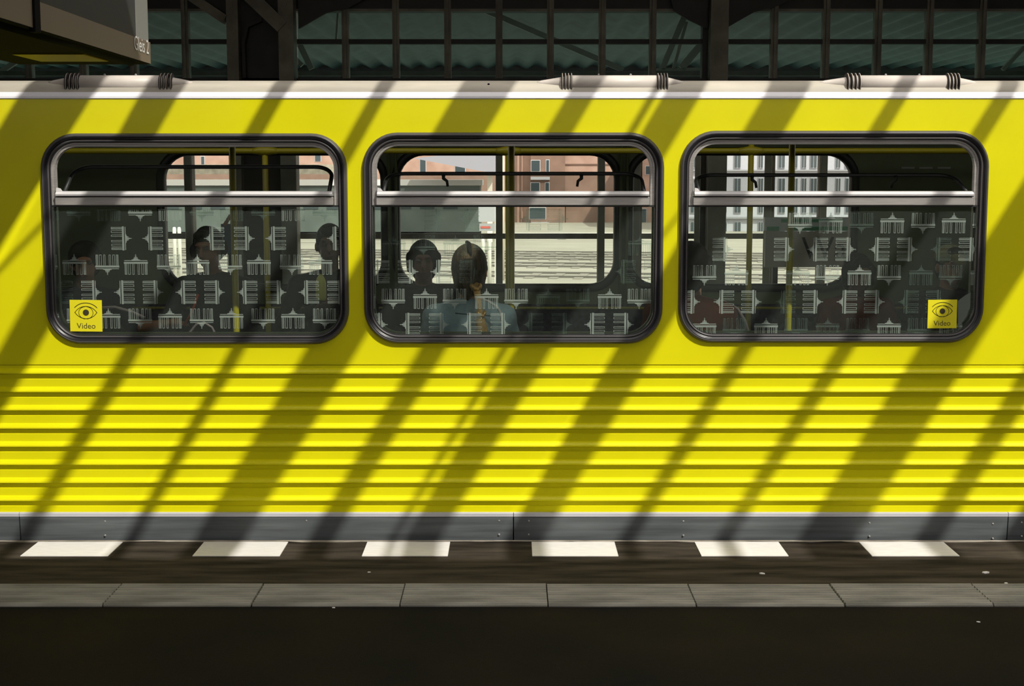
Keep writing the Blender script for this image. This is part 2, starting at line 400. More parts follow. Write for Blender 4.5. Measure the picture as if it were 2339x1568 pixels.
# arched rib inside the pillar and its knee braces
bm = B(); pts = [P(p[0], p[1], WY-.16) for p in ((560, 178), (557, 100), (566, 60), (600, 45), (632, 66), (640, 110), (642, 178))]
for a, b in zip(pts[:-1], pts[1:]): beam(bm, a, b, .03, .08)
wpart('arched_rib', bm, M_steel_dark)
bm = B(); beam(bm, P(436, -8, WY-.2), P(516, 46, WY-.2), .085, .16); wpart('knee_brace', bm, M_steel_hall)
bm = B(); beam(bm, P(560, -20, WY-.24), P(646, 62, WY-.24), .13, .1); wpart('knee_brace', bm, M_steel_hall)
def gusset(pts, m=M_steel_dark, y=WY-.12, t=.04):
    bm = B(); plate(bm, [(P(a, b, y).x, P(a, b, y).z) for a, b in pts], [], y, y+t); fixn(bm); wpart('gusset_plate', bm, m)
gusset([(440, -10), (532, -10), (532, 58), (500, 42), (450, 6)])
gusset([(680, -10), (850, -10), (790, 20), (745, 30), (682, 66)])
gusset([(1530, -10), (1616, -10), (1616, 66), (1570, 44), (1540, 26)])
gusset([(1655, -10), (1830, -10), (1770, 16), (1722, 28), (1656, 66)])
# wide single column on the right
xa, xb = P(1615, 100, WY).x, P(1655, 100, WY).x
bm = B(); beam(bm, ((xa+xb)/2, WY-.15, -1.05), ((xa+xb)/2, WY-.15, RZ), xb-xa, .2)
box(bm, xa, xb, WY-.262, WY-.25, zm0-.01, zm0)
wpart('column', bm, M_steel_hall)
bm = B(); box(bm, P(1603, 100, WY).x, xa, WY-.06, WY+.1, -1.05, RZ); wpart('column_flange', bm, M_steel_dark)
# paler fronts added to the lower posts, daylight and haze painted in
M_lowpost = mat('daylit_post_paint', (.42, .43, .35), .7, var=.15, scale=4)
for a_, b_ in ((418, 432), (1133, 1147), (1368, 1382), (1878, 1892), (1755, 1770), (1452, 1466), (530, 556), (646, 680), (1615, 1655), (1590, 1600)):
    xa, xb = P(a_, 100, WY).x, P(b_, 100, WY).x
    big = b_-a_ > 20; yb_ = WY-.275 if big else (WY-.10 if a_ != 1755 and a_ != 1452 else WY+.03)
    bm = B(); bevel_box(bm, xa-.004, xb+.004, yb_, yb_+.02, -1.05, zb-.11, .004); wpart('daylit_post_front', bm, M_lowpost)
# panes
allm = sorted(mull+[530, 680]+mull2+[1610, 1655]+mull3)
for a, b in zip(allm[:-1], allm[1:]):
    if (a, b) in ((530, 680), (1610, 1655)): continue
    for z0, z1 in ((zb+.05, zm0), (zm1, zt)):
        x0, x1 = P(a, 100, WY).x, P(b, 100, WY).x
        bm = B(); vs = [bm.verts.new(p) for p in ((x0, WY+.01, z0), (x1, WY+.01, z0), (x1, WY+.01, z1), (x0, WY+.01, z1))]; bm.faces.new(vs)
        wpart('wall_pane', bm, M_pane)

# corrugated canopy soffit beyond the wall
cz = 3.42
canopy = empty('corrugated_canopy', (0, 12.4, cz), 'teal corrugated canopy roof behind the glazed hall wall', 'canopy')
bm = B(); N = 420; x0 = -11; pit = .31
rows = [(8.1, 0), (12.4, 0), (16.8, 0)]
vv = []
for (yy, zz) in rows: vv.append([bm.verts.new((x0 + k*22/N, yy, cz + .030*math.sin(2*math.pi*(x0+k*22/N)/pit))) for k in range(N+1)])
for j in range(2):
    for k in range(N):
        f = bm.faces.new([vv[j][k], vv[j][k+1], vv[j+1][k+1], vv[j+1][k]]); f.smooth = True
keep(obj('corrugated_sheet', bm, M_soffit), canopy)
bm = B(); box(bm, -11, 11, 16.8, 16.95, cz-.35, cz+.12); keep(obj('fascia', bm, M_steel_dark), canopy)
bm = B(); box(bm, -11, 11, 8.0, 8.1, cz-.06, cz+.12); keep(obj('fascia', bm, M_steel_hall), canopy)
for x in (-9.6, 9.8):
    bm = B(); box(bm, x-.08, x+.08, 12.3, 12.5, -1, cz-.05); keep(obj('canopy_post', bm, M_steel_dark), canopy)
# pale truss struts seen through the panes
tr = empty('roof_truss', (0, 8.6, 2.8), 'pale diagonal steel struts behind the glazed hall wall', 'truss')
SY = 8.6
for a, b, w_ in (((1020, -14), (1424, 160), .055), ((-30, 185), (60, 126), .05), ((84, 118), (150, 84), .04), ((1556, 156), (1610, 92), .075),
                 ((1512, 158), (1562, 40), .06), ((1538, 158), (1568, 50), .03), ((712, 158), (684, 100), .06), ((690, 150), (668, 128), .05),
                 ((1500, 160), (1600, 158), .03), ((2290, 160), (2339, 108), .04), ((768, 92), (772, 30), .02), ((798, 90), (790, 20), .02)):
    bm = B(); beam(bm, P(a[0], a[1], SY), P(b[0], b[1], SY), w_, .05); keep(obj('strut', bm, M_strut), tr)
bm = B(); beam(bm, P(-200, 168, SY), P(2500, 168, SY), .05, .06); keep(obj('bottom_chord', bm, M_steel_hall), tr)

# ------------------------------------------------------------------ the subway car
car = empty('subway_car', (0, 1.15, -.02), 'bright yellow subway car with three windows and a ribbed lower side', 'train')
car.matrix_world = Matrix.Translation(car.location)
def cp(name, bm, m, smooth=False): return keep(obj(name, bm, m, None, smooth), car)
CX0, CX1 = -6.0, 6.0
BW = 2.30
wins = [dict(o=(101, 794), zt=306, zb=785), dict(o=(831, 1514), zt=304, zb=784), dict(o=(1552, 2251), zt=300, zb=782)]
for W_ in wins:
    W_['x0'] = P(W_['o'][0], 540, 0).x; W_['x1'] = P(W_['o'][1], 540, 0).x
    W_['z0'] = Z(W_['zb']); W_['z1'] = Z(W_['zt'])
RW = .158
zs_top, zs_bot = Z(226), Z(833)
holes = [rrect(W_['x0']+.02, W_['x1']-.02, W_['z0']+.02, W_['z1']-.02, RW-.02) for W_ in wins]
bm = B(); plate(bm, [(CX0, zs_bot), (CX1, zs_bot), (CX1, zs_top), (CX0, zs_top)], [h[::-1] for h in holes], 0, .022); fixn(bm)
cp('side_panel', bm, M_yellow)
bm = B(); plate(bm, [(CX0, .02), (CX1, .02), (CX1, zs_top), (CX0, zs_top)], [rrect(W_['x0']+.045, W_['x1']-.045, W_['z0']+.045, W_['z1']-.045, RW-.045)[::-1] for W_ in wins], .05, .075); fixn(bm)
cp('inner_wall', bm, M_int)
# ribbed lower side
zc = [Z(860) - (Z(860)-Z(1150))/7*k for k in range(8)]
pf = [(0, zs_bot), (.006, zs_bot), (.006, zs_bot-.005), (0, zs_bot-.007)]
for c in zc:
    pf += [(0, c+.037), (-.003, c+.035), (-.008, c+.031), (-.013, c+.0255), (-.0160, c+.022), (-.0175, c+.018), (-.0175, c+.0145), (-.014, c+.0125), (.0035, c+.012), (.0035, c-.012), (0, c-.014)]
zsk = Z(1172)
pf += [(0, zsk)]
pf = [(y, z) for y, z in pf]
bm = B(); extrude_x(bm, pf + [(.03, zsk), (.03, zs_bot)], CX0, CX1); fixn(bm)
cp('ribbed_panel', bm, M_yellow)
# gutter, roof
zg0, zg1 = Z(225), Z(210)
bm = B(); extrude_x(bm, [(-.001, zg0-.003), (-.005, zg0+.001), (-.003, zg0+.010), (.012, zg1), (.04, zg1), (.04, zg0-.003)], CX0, CX1); fixn(bm); cp('gutter', bm, M_white)
rp_ = [(.012, zg1-.004), (.016, zg1+.012), (.026, zg1+.030), (.045, zg1+.045), (.075, zg1+.054), (.13, zg1+.058), (.3, zg1+.066), (.7, zg1+.074), (1.15, zg1+.078)]
full = rp_ + [(BW-y, z) for y, z in rp_[::-1][1:]]
bm = B(); a = [bm.verts.new((CX0, y, z)) for y, z in full]; b = [bm.verts.new((CX1, y, z)) for y, z in full]
for k in range(len(full)-1):
    f = bm.faces.new([a[k], b[k], b[k+1], a[k+1]]); f.smooth = True
cp('roof', bm, M_roof)
bm = B(); box(bm, CX0, CX1, .04, BW-.04, zg0-.02, zg0+.01); cp('interior_ceiling', bm, M_ceil_in)
bm = B(); q = P(1116, 193, .03); bmesh.ops.create_icosphere(bm, subdivisions=2, radius=.006); bmesh.ops.translate(bm, verts=bm.verts, vec=(q.x, .034, q.z)); cp('roof_bolt', bm, M_black)
for px in (880, 1430, 1688, 1455, 1432, 1373):
    pass
# ventilation ducts on the roof shoulder
def duct(xa, xb, r1, r2, tapL, tapR):
    zc_ = Z(191, .05); R = .037; X = lambda p: P(p, 190, .02).x
    prof = [(X(xa), R), (X(xb), R)]
    if tapL: prof = [(X(tapL), .008), (X(tapL)+.02, .014)] + [(X(xa)-.001, R-.004)] + prof
    if tapR: prof = prof + [(X(xb)+.001, R-.004), (X(tapR)-.02, .014), (X(tapR), .008)]
    bm = B(); lathe_x(bm, prof, .052, zc_); fixn(bm); d = cp('ventilation_duct', bm, M_duct)
    for (a_, b_) in (r1, r2):
        for k in range(4):
            xc_ = X(a_ + (b_-a_)*(k+.5)/4); hw = (X(b_)-X(a_))/8*.62
            bm = B(); lathe_x(bm, [(xc_-hw, R+.001), (xc_-hw, R+.007), (xc_, R+.0105), (xc_+hw*.4, R+.0105), (xc_+hw, R+.001)], .052, zc_); fixn(bm)
            o = obj('bellows_ring', bm, [M_bellow, M_bellow_edge]); keep(o, car)
            for f in o.data.polygons: f.material_index = 1 if abs(f.center.x-(xc_+hw*.2)) < hw*.22 else 0
            o.parent = d; o.matrix_parent_inverse = Matrix.Identity(4)
            o.matrix_parent_inverse = d.matrix_parent_inverse.copy() @ Matrix.Identity(4)
            o.matrix_parent_inverse = Matrix.Identity(4)
        bm = B()
    for px in ((xa*2+xb)/3, (xa+xb*2)/3):
        bm = B(); bmesh.ops.create_icosphere(bm, subdivisions=1, radius=.006); bmesh.ops.translate(bm, verts=bm.verts, vec=(X(px), .05, zc_+R+.002))
        o = obj('bolt', bm, M_alu); o.parent = d
    return d
duct(164, 378, (146, 182), (362, 394), 105, 437)
duct(1295, 1515, (1281, 1309), (1500, 1528), 1226, 1565)
duct(1950, 2180, (1933, 1969), (2163, 2195), 1876, 2235)
# skirt
zk0, zk1 = Z(1237, -.01), Z(1171)
lip = Z(1180)
for xa, xb in ((CX0, P(47, 1205, 0).x), (P(47, 1205, 0).x, P(1173, 1205, 0).x), (P(1173, 1205, 0).x, P(2300, 1205, 0).x), (P(2300, 1205, 0).x, CX1)):
    bm = B(); extrude_x(bm, [(-.006, lip), (-.012, lip-.004), (-.004, zk0+.004), (.0, zk0), (.03, zk0), (.03, lip)], xa+.0025, xb-.0025); fixn(bm)
    sk = cp('skirt_panel', bm, M_skirt)
    bm = B(); extrude_x(bm, [(-.004, zk1+.002), (-.013, zk1-.003), (-.013, lip+.001), (.02, lip), (.02, zk1)], xa+.0015, xb-.0015); fixn(bm)
    o = obj('skirt_lip', bm, M_skirt_lip); o.parent = sk
    for (px, py) in ((1140, 1190), (1140, 1222), (1208, 1190), (1208, 1222), (1561, 1191), (1561, 1224), (1986, 1195), (1986, 1226), (2268, 1197), (2268, 1231), (700, 1190), (240, 1191), (240, 1224), (2334, 1194), (2334, 1226)):
        q = P(px, py, -.01)
        if xa < q.x < xb:
            bm = B(); bmesh.ops.create_icosphere(bm, subdivisions=1, radius=.0055); bmesh.ops.translate(bm, verts=bm.verts, vec=(q.x, -.009, q.z))
            o = obj('rivet', bm, M_alu); o.parent = sk
bm = B(); box(bm, CX0, CX1, .03, BW-.03, -.9, zk0+.01); cp('underframe', bm, M_int_dark)
bm = B(); box(bm, CX0, CX1, .03, BW-.03, -.12, 0.0); cp('cabin_floor', bm, M_intfloor)
bm = B(); box(bm, CX0, CX0+.04, .02, BW-.02, 0, zs_top); cp('end_wall', bm, M_int)
bm = B(); box(bm, CX1-.04, CX1, .02, BW-.02, 0, zs_top); cp('end_wall', bm, M_int)
# far side with three windows
FY = BW
fwin = [(380, 873), (913, 1403), (1443, 1940)]
fz1, fz0 = Z(354, FY), Z(650, FY)
fh = [rrect(P(a, 500, FY).x, P(b, 500, FY).x, fz0, fz1, .15) for a, b in fwin]
bm = B(); plate(bm, [(CX0, 0.), (CX1, 0.), (CX1, zs_top+.04), (CX0, zs_top+.04)], [h[::-1] for h in fh], FY-.05, FY); fixn(bm)
cp('far_wall', bm, M_int)
for a, b in fwin:
    xa, xb = P(a, 500, FY).x, P(b, 500, FY).x
    bm = B(); sweep_rrect(bm, xa-.045, xb+.045, fz0-.045, fz1+.045, .195, [(0, FY-.05), (.006, FY-.066), (.04, FY-.066), (.05, FY-.05), (.05, FY+.01), (0, FY+.01)]); fixn(bm)
    o = cp('far_window', bm, M_int_dark)
    bm = B(); pts = rrect(xa, xb, fz0, fz1, .15); vs = [bm.verts.new((x, FY-.02, z)) for x, z in pts]; bm.faces.new(vs)
    g = obj('pane', bm, M_glass_far); g.parent = o
    bm = B(); box(bm, xa, xb, FY-.035, FY-.01, Z(458, FY), Z(448, FY)); g = obj('transom_bar', bm, M_int_dark); g.parent = o
# pole reflections in the gaps between the far windows, built as thin tubes
for px in (889, 905, 1418, 1432):
    q = P(px, 500, FY-.09); bm = B(); tube(bm, [(q.x, FY-.09, .5), (q.x, FY-.09, zs_top)], .009, 8); cp('reflection_tube', bm, M_int)
# luggage-height vent panels of the solid wall ends
bm = B(); q0 = P(2060, 375, FY-.06); q1 = P(2190, 386, FY-.06); 
for k in range(3): box(bm, q0.x+k*.11, q0.x+k*.11+.08, FY-.056, FY-.05, q1.z, q1.z+.012)
cp('wall_notice', bm, M_lightalu)
# bench seats on both walls
def bench(y_back, sgn, name='bench'):
    bm = B()
    bevel_box(bm, -2.75, 2.75, *sorted((y_back, y_back+sgn*.07)), .42, .90, .02, 2); o = cp('bench_back', bm, M_seat)
    bm = B(); bevel_box(bm, -2.75, 2.75, *sorted((y_back+sgn*.05, y_back+sgn*.47)), .36, .45, .025, 2); cp('bench_cushion', bm, M_seat)
    bm = B(); box(bm, -2.7, 2.7, *sorted((y_back+sgn*.05, y_back+sgn*.38)), 0, .36); cp('bench_plinth', bm, M_int_dark)
bench(.08, 1); bench(BW-.05, -1)
bm = B(); tube(bm, [(-2.75, FY-.13, Z(704, FY-.13)), (2.75, FY-.13, Z(704, FY-.13))], .008, 8); cp('bench_rail', bm, M_pole)
# unseen glowing strips added under the ceiling to lift the cabin light
M_fillin = bpy.data.materials.new('cabin_fill_glow'); M_fillin.use_nodes = True
_b = M_fillin.node_tree.nodes['Principled BSDF']; _b.inputs['Emission Color'].default_value = (1, .95, .82, 1); _b.inputs['Emission Strength'].default_value = 1.3
for yy_ in (.85, 1.45):
    bm = B(); bevel_box(bm, -3.6, 3.6, yy_-.06, yy_+.06, zg0-.045, zg0-.02, .008); cp('fill_strip', bm, M_fillin)
# grab rails and poles
NYP, FYP = .65, 1.65
zfar = Z(345, FYP); znear = zs_top-.09
for yy_, zz_ in ((NYP, znear), (FYP, zfar)):
    bm = B(); tube(bm, [(-3.4, yy_, zz_), (3.4, yy_, zz_)], .0165, 12); gr = cp('grab_rail', bm, M_pole)
for px, yy_, zz_ in ((535, NYP, znear), (1168, NYP, znear), (1805, NYP, znear), (609, FYP, zfar), (1161, FYP, zfar), (1712, FYP, zfar)):
    x = P(px, 540, yy_).x
    bm = B(); tube(bm, [(x, yy_, 0), (x, yy_, zs_top-.02)] if yy_ == FYP else [(x, yy_, 0), (x, yy_, zs_top-.02)], .0165, 12)
    pl = cp('grab_pole', bm, M_pole)
    bm = B(); tube(bm, [(x-.07, yy_, zz_), (x-.04, yy_, zz_), (x-.012, yy_, zz_), (x+.012, yy_, zz_), (x+.04, yy_, zz_), (x+.07, yy_, zz_)], [.017, .021, .028, .028, .021, .017], 12)
    o = obj('pole_joint', bm, M_pole); o.parent = pl
# bent pinkish tubes above the near bench
def bent(pts, y, r=.009):
    bm = B(); tube(bm, [P(a, b, y) for a, b in pts], r, 8); cp('bent_tube', bm, M_benttube)
bent([(1520, 700), (1560, 688), (1610, 685), (1655, 690), (1685, 705), (1703, 735), (1714, 772), (1718, 830)], .40, .006)
bent([(425, 800), (432, 762), (448, 742), (466, 737), (484, 748), (496, 772), (502, 810)], .40, .006)
bent([(228, 704), (262, 702), (300, 712), (330, 726)], .45, .007)

# windows of the near side
def motif_rects(kind):    # gate upright, centred at 0, width .110, height .092 ; returns rects in (x0,x1,z0,z1)
    R = []; t = .0022
    for x0, x1 in ((-.052, -.041), (-.036, -.025), (-.017, -.008), (.008, .017), (.025, .036), (.041, .052)):
        R += [(x0, x0+t, -.046, .004), (x1-t, x1, -.046, .004), (x0, x1, -.046, -.0435)]
    R += [(-.0465-.0012, -.0465+.0012, -.046, .004), (.0465-.0012, .0465+.0012, -.046, .004)]
    R += [(-.055, .055, .004, .013), (-.053, .053, .017, .0205), (-.019, .019, .0205, .0240), (-.0115, .0115, .0240, .0275),
          (-.0085, -.0050, .0275, .0345), (.0050, .0085, .0275, .0345), (-.0032, .0032, .0275, .0385), (-.0012, .0012, .0385, .048), (-.0032, .0032, .0425, .0445)]
    if kind == 'up': return R
    if kind == 'inv': return [(-b, -a, -d, -c) for a, b, c, d in R]
    if kind == 'right': return [(c, d, a, b) for a, b, c, d in R]
    return [(-d, -c, a, b) for a, b, c, d in R]
PERX = 140.5; PERZ = 246.0
patt = [dict(upx=248, z_up=728, r4=209), dict(upx=971-8*PERX+0, z_up=683, r4=0), dict(upx=1963, z_up=632, r4=0)]
def pattern(i):
    """rows of (kind, px, py) from the measured rows of the window"""
    out = []
    if i == 0:
        rows = [('h', 482, 248, 320), ('v', 545, 277, 349), ('h', 605, 170, 245), ('v', 668, 209, 284), ('h', 728, 248, 320)]
    elif i == 1:
        rows = [('v', 500, 993, 1072), ('h', 561, 1040, 967), ('v', 621, 932, 1007), ('h', 683, 971, 898), ('v', 742, 862, 937)]
    else:
        rows = [('h', 510, 2038, 1968), ('v', 570, 1791, 1868), ('h', 629, 1963, 1890), ('v', 690, 1716, 1794), ('h', 750, 1890, 1818)]
    for kd, py, pa, pb in rows:
        for k in range(-14, 15):
            out.append(('up' if kd == 'h' else 'right', pa+k*PERX, py)); out.append(('inv' if kd == 'h' else 'left', pb+k*PERX, py))
    return out
tilts = [56, 66, 68]; MOT = {}
for i, W_ in enumerate(wins):
    x0, x1, z0, z1 = W_['x0'], W_['x1'], W_['z0'], W_['z1']
    bm = B(); sweep_rrect(bm, x0, x1, z0, z1, RW, [(0, .003), (.001, -.010), (.006, -.019), (.013, -.023), (.021, -.019), (.027, -.008), (.031, -.011), (.036, -.010), (.040, -.002), (.040, .05), (.012, .05)], 10); fixn(bm)
    win = tag(cp('side_window', bm, M_rubber), ['left window with a black rubber surround', 'middle window with a black rubber surround', 'right window with a black rubber surround'][i])
    def wp(name, bm, m, smooth=False):
        o = obj(name, bm, m, None, smooth); o.parent = win; return o
    bm = B(); sweep_rrect(bm, x0, x1, z0, z1, RW, [(-.003, .002), (-.002, -.007), (.001, -.0155), (.006, -.0218), (.0115, -.0245), (.0125, -.0225), (.003, .002)], 10); fixn(bm); wp('outer_lip', bm, M_lip)
    bm = B(); sweep_rrect(bm, x0, x1, z0, z1, RW, [(.0275, -.012), (.030, -.015), (.0345, -.013), (.0385, -.005), (.0385, .004), (.029, .004)], 10); fixn(bm); wp('inner_lip', bm, M_lip)
    zt0, zt1 = Z(470), Z(450)          # grey transom bar
    sb0, sb1 = Z(448), Z(437)          # bright sill
    ix0, ix1 = x0+.040, x1-.040
    bm = B(); sweep_arch(bm, x0+.034, x1-.034, zt0, z1-.032, RW-.032, [(0, .012), (0, .004), (.013, .003), (.015, .008), (.025, .006), (.027, .03), (0, .03)]); fixn(bm)
    wp('aluminium_frame', bm, M_alu)
    bm = B(); bevel_box(bm, ix0+.018, ix1-.022, -.012, .03, zt0+.001, zt1, .003); wp('transom_bar', bm, M_alu)
    bm = B(); box(bm, ix0-.005, ix1+.005, -.004, .03, zt0-.006, zt0+.002); wp('transom_gasket', bm, M_int_dark)
    bm = B(); box(bm, ix0+.02, ix1-.02, .004, .034, zt1, sb0); wp('drip_channel', bm, M_int_dark)
    bm = B(); extrude_x(bm, [(-.020, sb0+.001), (-.022, sb0+.009), (-.012, sb1-.004), (.004, sb1), (.03, sb1), (.03, sb0+.001)], ix0+.024, ix1-.026); fixn(bm); wp('window_sill', bm, M_alu_bright)
    # corner block at the left end of the sill
    bm = B(); q = P(W_['o'][0]+48, 440, 0); plate(bm, [(ix0+.024, sb0+.004), (ix0+.060, sb0+.004), (ix0+.040, sb1+.012), (ix0+.026, sb1+.016)], [], -.012, .01); fixn(bm); wp('hinge_block', bm, M_alu_bright)
    # lower glass
    bm = B(); pts = [(x, z) for x, z in rrect(x0+.038, x1-.038, z0+.038, zt0+.002, RW-.038, 8, .004)]
    vs = [bm.verts.new((x, .012, z)) for x, z in pts]; bm.faces.new(vs); wp('pane', bm, M_glass)
    # etched gates
    gx0, gx1, gz0, gz1 = x0+.032, x1-.032, z0+.032, (Z(477) if i else Z(478))
    rnd = random.Random(31+i)
    for kd, px, py in pattern(i):
        c = P(px, py, .010)
        if not (gx0-.06 < c.x < gx1+.06 and gz0-.06 < c.z < gz1+.06): continue
        if any(abs(px-sx) < 62 and abs(py-sy) < 50 and False for sx, sy in ((195, 720), (2155, 718))): continue
        faint = (i == 0 and (px < 265 and py < 560 or (py < 510 and px > 400 and rnd.random() < .4) or (py == 545 and 400 < px < 460) or (py == 668 and px < 180))) \
            or (i == 1 and (py < 600 or (py == 621 and px > 1030) or (1200 < px < 1330))) or (i == 2 and (rnd.random() < .22))
        if i == 0 and py == 545 and (px > 660 and px < 720 or 400 < px < 450 or px < 240): continue
        if i == 1 and py == 621 and 1080 < px < 1400: continue
        if i == 1 and py == 561 and 1150 < px < 1400: continue
        if i == 1 and py == 500 and (px < 960 or px > 1330 or 1090 < px < 1200): continue
        if i == 2 and py == 510 and px < 1900 and px < 1800: continue
        if i == 2 and py == 629 and 1660 < px < 1860 and rnd.random() < .6: continue
        if i == 2 and py == 570 and (1680 < px < 1760 or px < 1600): continue
        full_ = c.x-.058 > gx0 and c.x+.058 < gx1 and c.z-.058 > gz0 and c.z+.058 < gz1
        key = (kd, faint)
        if full_ and key in MOT: me = MOT[key]
        else:
            bmx = B()
            for a, b, c_, d in motif_rects(kd):
                X0, X1, Z0, Z1 = (a, b, c_, d) if full_ else (max(c.x+a, gx0)-c.x, min(c.x+b, gx1)-c.x, max(c.z+c_, gz0)-c.z, min(c.z+d, gz1)-c.z)
                if X1-X0 < .0005 or Z1-Z0 < .0005: continue
                vs = [bmx.verts.new(p) for p in ((X0, 0, Z0), (X1, 0, Z0), (X1, 0, Z1), (X0, 0, Z1))]; bmx.faces.new(vs)
            if not len(bmx.faces): bmx.free(); continue
            me = bpy.data.meshes.new('etched_gate'); bmx.to_mesh(me); bmx.free(); me.materials.append(M_etch_dim if faint else M_etch)
            if full_: MOT[key] = me
        o = bpy.data.objects.new('etched_gate', me); COL.objects.link(o); o.parent = win; o.location = (c.x, .0095, c.z)
    # hopper sash, hinged at the sill and tipped into the car
    th = math.radians(tilts[i]); hh = .205
    Mx = Matrix.Translation((0, .03, sb1-.004)) @ Matrix.Rotation(-th, 4, 'X')
    ax0, ax1 = ix0+.05, ix1-.045
    path = arch_path(ax0, ax1, 0, hh, .085, 8)
    bm = B(); tube(bm, [Mx @ Vector((x, 0, z)) for x, z in path], .0095, 8); hs = wp('hopper_sash', bm, M_int_dark)
    pts2 = path
    bm = B(); vs = [bm.verts.new(Mx @ Vector((x, 0, z))) for x, z in pts2]; bm.faces.new(vs); wp('hopper_pane', bm, M_glass_far)
    lat = [[], [1013, 1328], [1718, 2046]][i]
    for n_, px in enumerate(lat):
        t = Mx @ Vector((0, 0, hh-.006)); xw = P(px, 402, t.y).x; s_ = 1 if n_ == 0 else -1
        bm = B(); tube(bm, [(xw, t.y, t.z), (xw, t.y-.002, t.z-.020), (xw+s_*.016, t.y-.004, t.z-.032), (xw+s_*.020, t.y-.005, t.z-.058)], [.009, .0085, .007, .006], 8)
        wp('latch', bm, M_int_dark)
# Video stickers
def sticker(px0, px1, py0, py1, rot, label):
    a, b = P(px0, py1, -.0), P(px1, py0, -.0); S = (b.x-a.x); cx, cz_ = (a.x+b.x)/2, (a.z+b.z)/2
    bm = B(); h = S/2; box(bm, -h, h, -.0006, .0006, -h*.985, h*.985)
    R = Matrix.Translation((cx, .0075, cz_)) @ Matrix.Rotation(rot, 4, 'Y')
    bmesh.ops.transform(bm, matrix=R, verts=bm.verts); st = tag(cp('video_sticker', bm, M_sticker), label)
    bm = B(); Yp = -.0012; u = S/70.0
    def arc(cx, cz, rx, rz, a0, a1, w=1.6, n=22):
        pts = [(cx+rx*math.cos(math.radians(a0+(a1-a0)*k/n)), cz+rz*math.sin(math.radians(a0+(a1-a0)*k/n))) for k in range(n+1)]
        for (xa, za), (xb, zb2) in zip(pts[:-1], pts[1:]):
            d = Vector((xb-xa, zb2-za)); d = d.normalized()*.4 if d.length else d; nn = Vector((-d.y, d.x)).normalized()*w/2
            q = [(xa-d.x+nn.x, za-d.y+nn.y), (xa-d.x-nn.x, za-d.y-nn.y), (xb+d.x-nn.x, zb2+d.y-nn.y), (xb+d.x+nn.x, zb2+d.y+nn.y)]
            bm.faces.new([bm.verts.new((p[0]*u, Yp, p[1]*u)) for p in q])
    ez = 6.5
    arc(0, ez-13, 27.5, 27, 29, 151, 1.3)            # upper lid
    arc(0, ez+14.2, 27.5, 27, 209, 331, 1.3)         # lower lid
    arc(0, ez-6, 31, 27.5, 38, 142, 1.5)             # brow
    arc(0, ez, 15.5, 13.6, 98, 262, 1.1); arc(0, ez, 15.5, 13.6, -82, 82, 1.1)
    vs = [bm.verts.new((6.8*u*math.cos(t), Yp, (ez+.4)*u+6.8*u*math.sin(t))) for t in [2*math.pi*k/24 for k in range(24)]]; bm.faces.new(vs)
    t = text_bm('Video', 17.5*u); bmesh.ops.transform(t, matrix=Matrix.Translation((0, Yp, -28*u)) @ Matrix.Rotation(math.pi/2, 4, 'X'), verts=t.verts); merge(bm, t)
    bmesh.ops.transform(bm, matrix=R, verts=bm.verts)
    o = obj('sticker_print', bm, M_print); o.parent = st
sticker(160, 231, 687, 757, .01, 'yellow video sticker with an eye symbol in the left window')
sticker(2119, 2188, 684, 752, -.008, 'yellow video sticker with an eye symbol in the right window')
q = P(2205, 710, .008); bm = B(); plate(bm, [(P(a, b, .008).x, P(a, b, .008).z) for a, b in ((2188, 688), (2205, 675), (2217, 668), (2216, 700), (2208, 722), (2192, 745), (2188, 748))], [], .0078, .0090); fixn(bm)
cp('peeled_film', bm, glass('pale_film', (.5, .5, .5), .3, .35, (.4, .45, .4)))

# ------------------------------------------------------------------ passengers
_sk = {}
def skin(c):
    if c not in _sk: _sk[c] = mat('skin', c, .55, var=.06, scale=10)
    return _sk[c]
def cloth(n, c, var=.2): return mat(n, c, .85, var=var, scale=14, bump=.25, bscale=30)
def capsule(bm, a, b, ra, rb, sub=2):
    t = bmesh.new()
    for p, r in ((a, ra), (b, rb)):
        g = bmesh.ops.create_icosphere(t, subdivisions=sub, radius=r); bmesh.ops.translate(t, verts=g['verts'], vec=p)
    r = bmesh.ops.convex_hull(t, input=t.verts)
    gone = [e for e in r['geom_interior'] if isinstance(e, bmesh.types.BMVert)] + [e for e in r['geom_unused'] if isinstance(e, bmesh.types.BMVert)]
    bmesh.ops.delete(t, geom=list(set(gone)), context='VERTS'); merge(bm, t)
def ell(bm, c, r, rot=None):
    t = bmesh.new(); bmesh.ops.create_icosphere(t, subdivisions=3, radius=1)
    M = Matrix.Translation(c) @ (rot if rot else Matrix.Identity(4)) @ Matrix.Diagonal((*r, 1)); merge(bm, t, mat4=M)
def fuse(bm, vox, smooth=3):
    fixn(bm); me = bpy.data.meshes.new('f'); bm.to_mesh(me); bm.free(); o = bpy.data.objects.new('f', me); COL.objects.link(o)
    m = o.modifiers.new('r', 'REMESH'); m.mode = 'VOXEL'; m.voxel_size = vox; m.use_smooth_shade = True
    s = o.modifiers.new('s', 'SMOOTH'); s.iterations = smooth; s.factor = .5
    dg = bpy.context.evaluated_depsgraph_get(); out = bpy.data.meshes.new_from_object(o.evaluated_get(dg))
    bpy.data.objects.remove(o); bpy.data.meshes.remove(me); return out
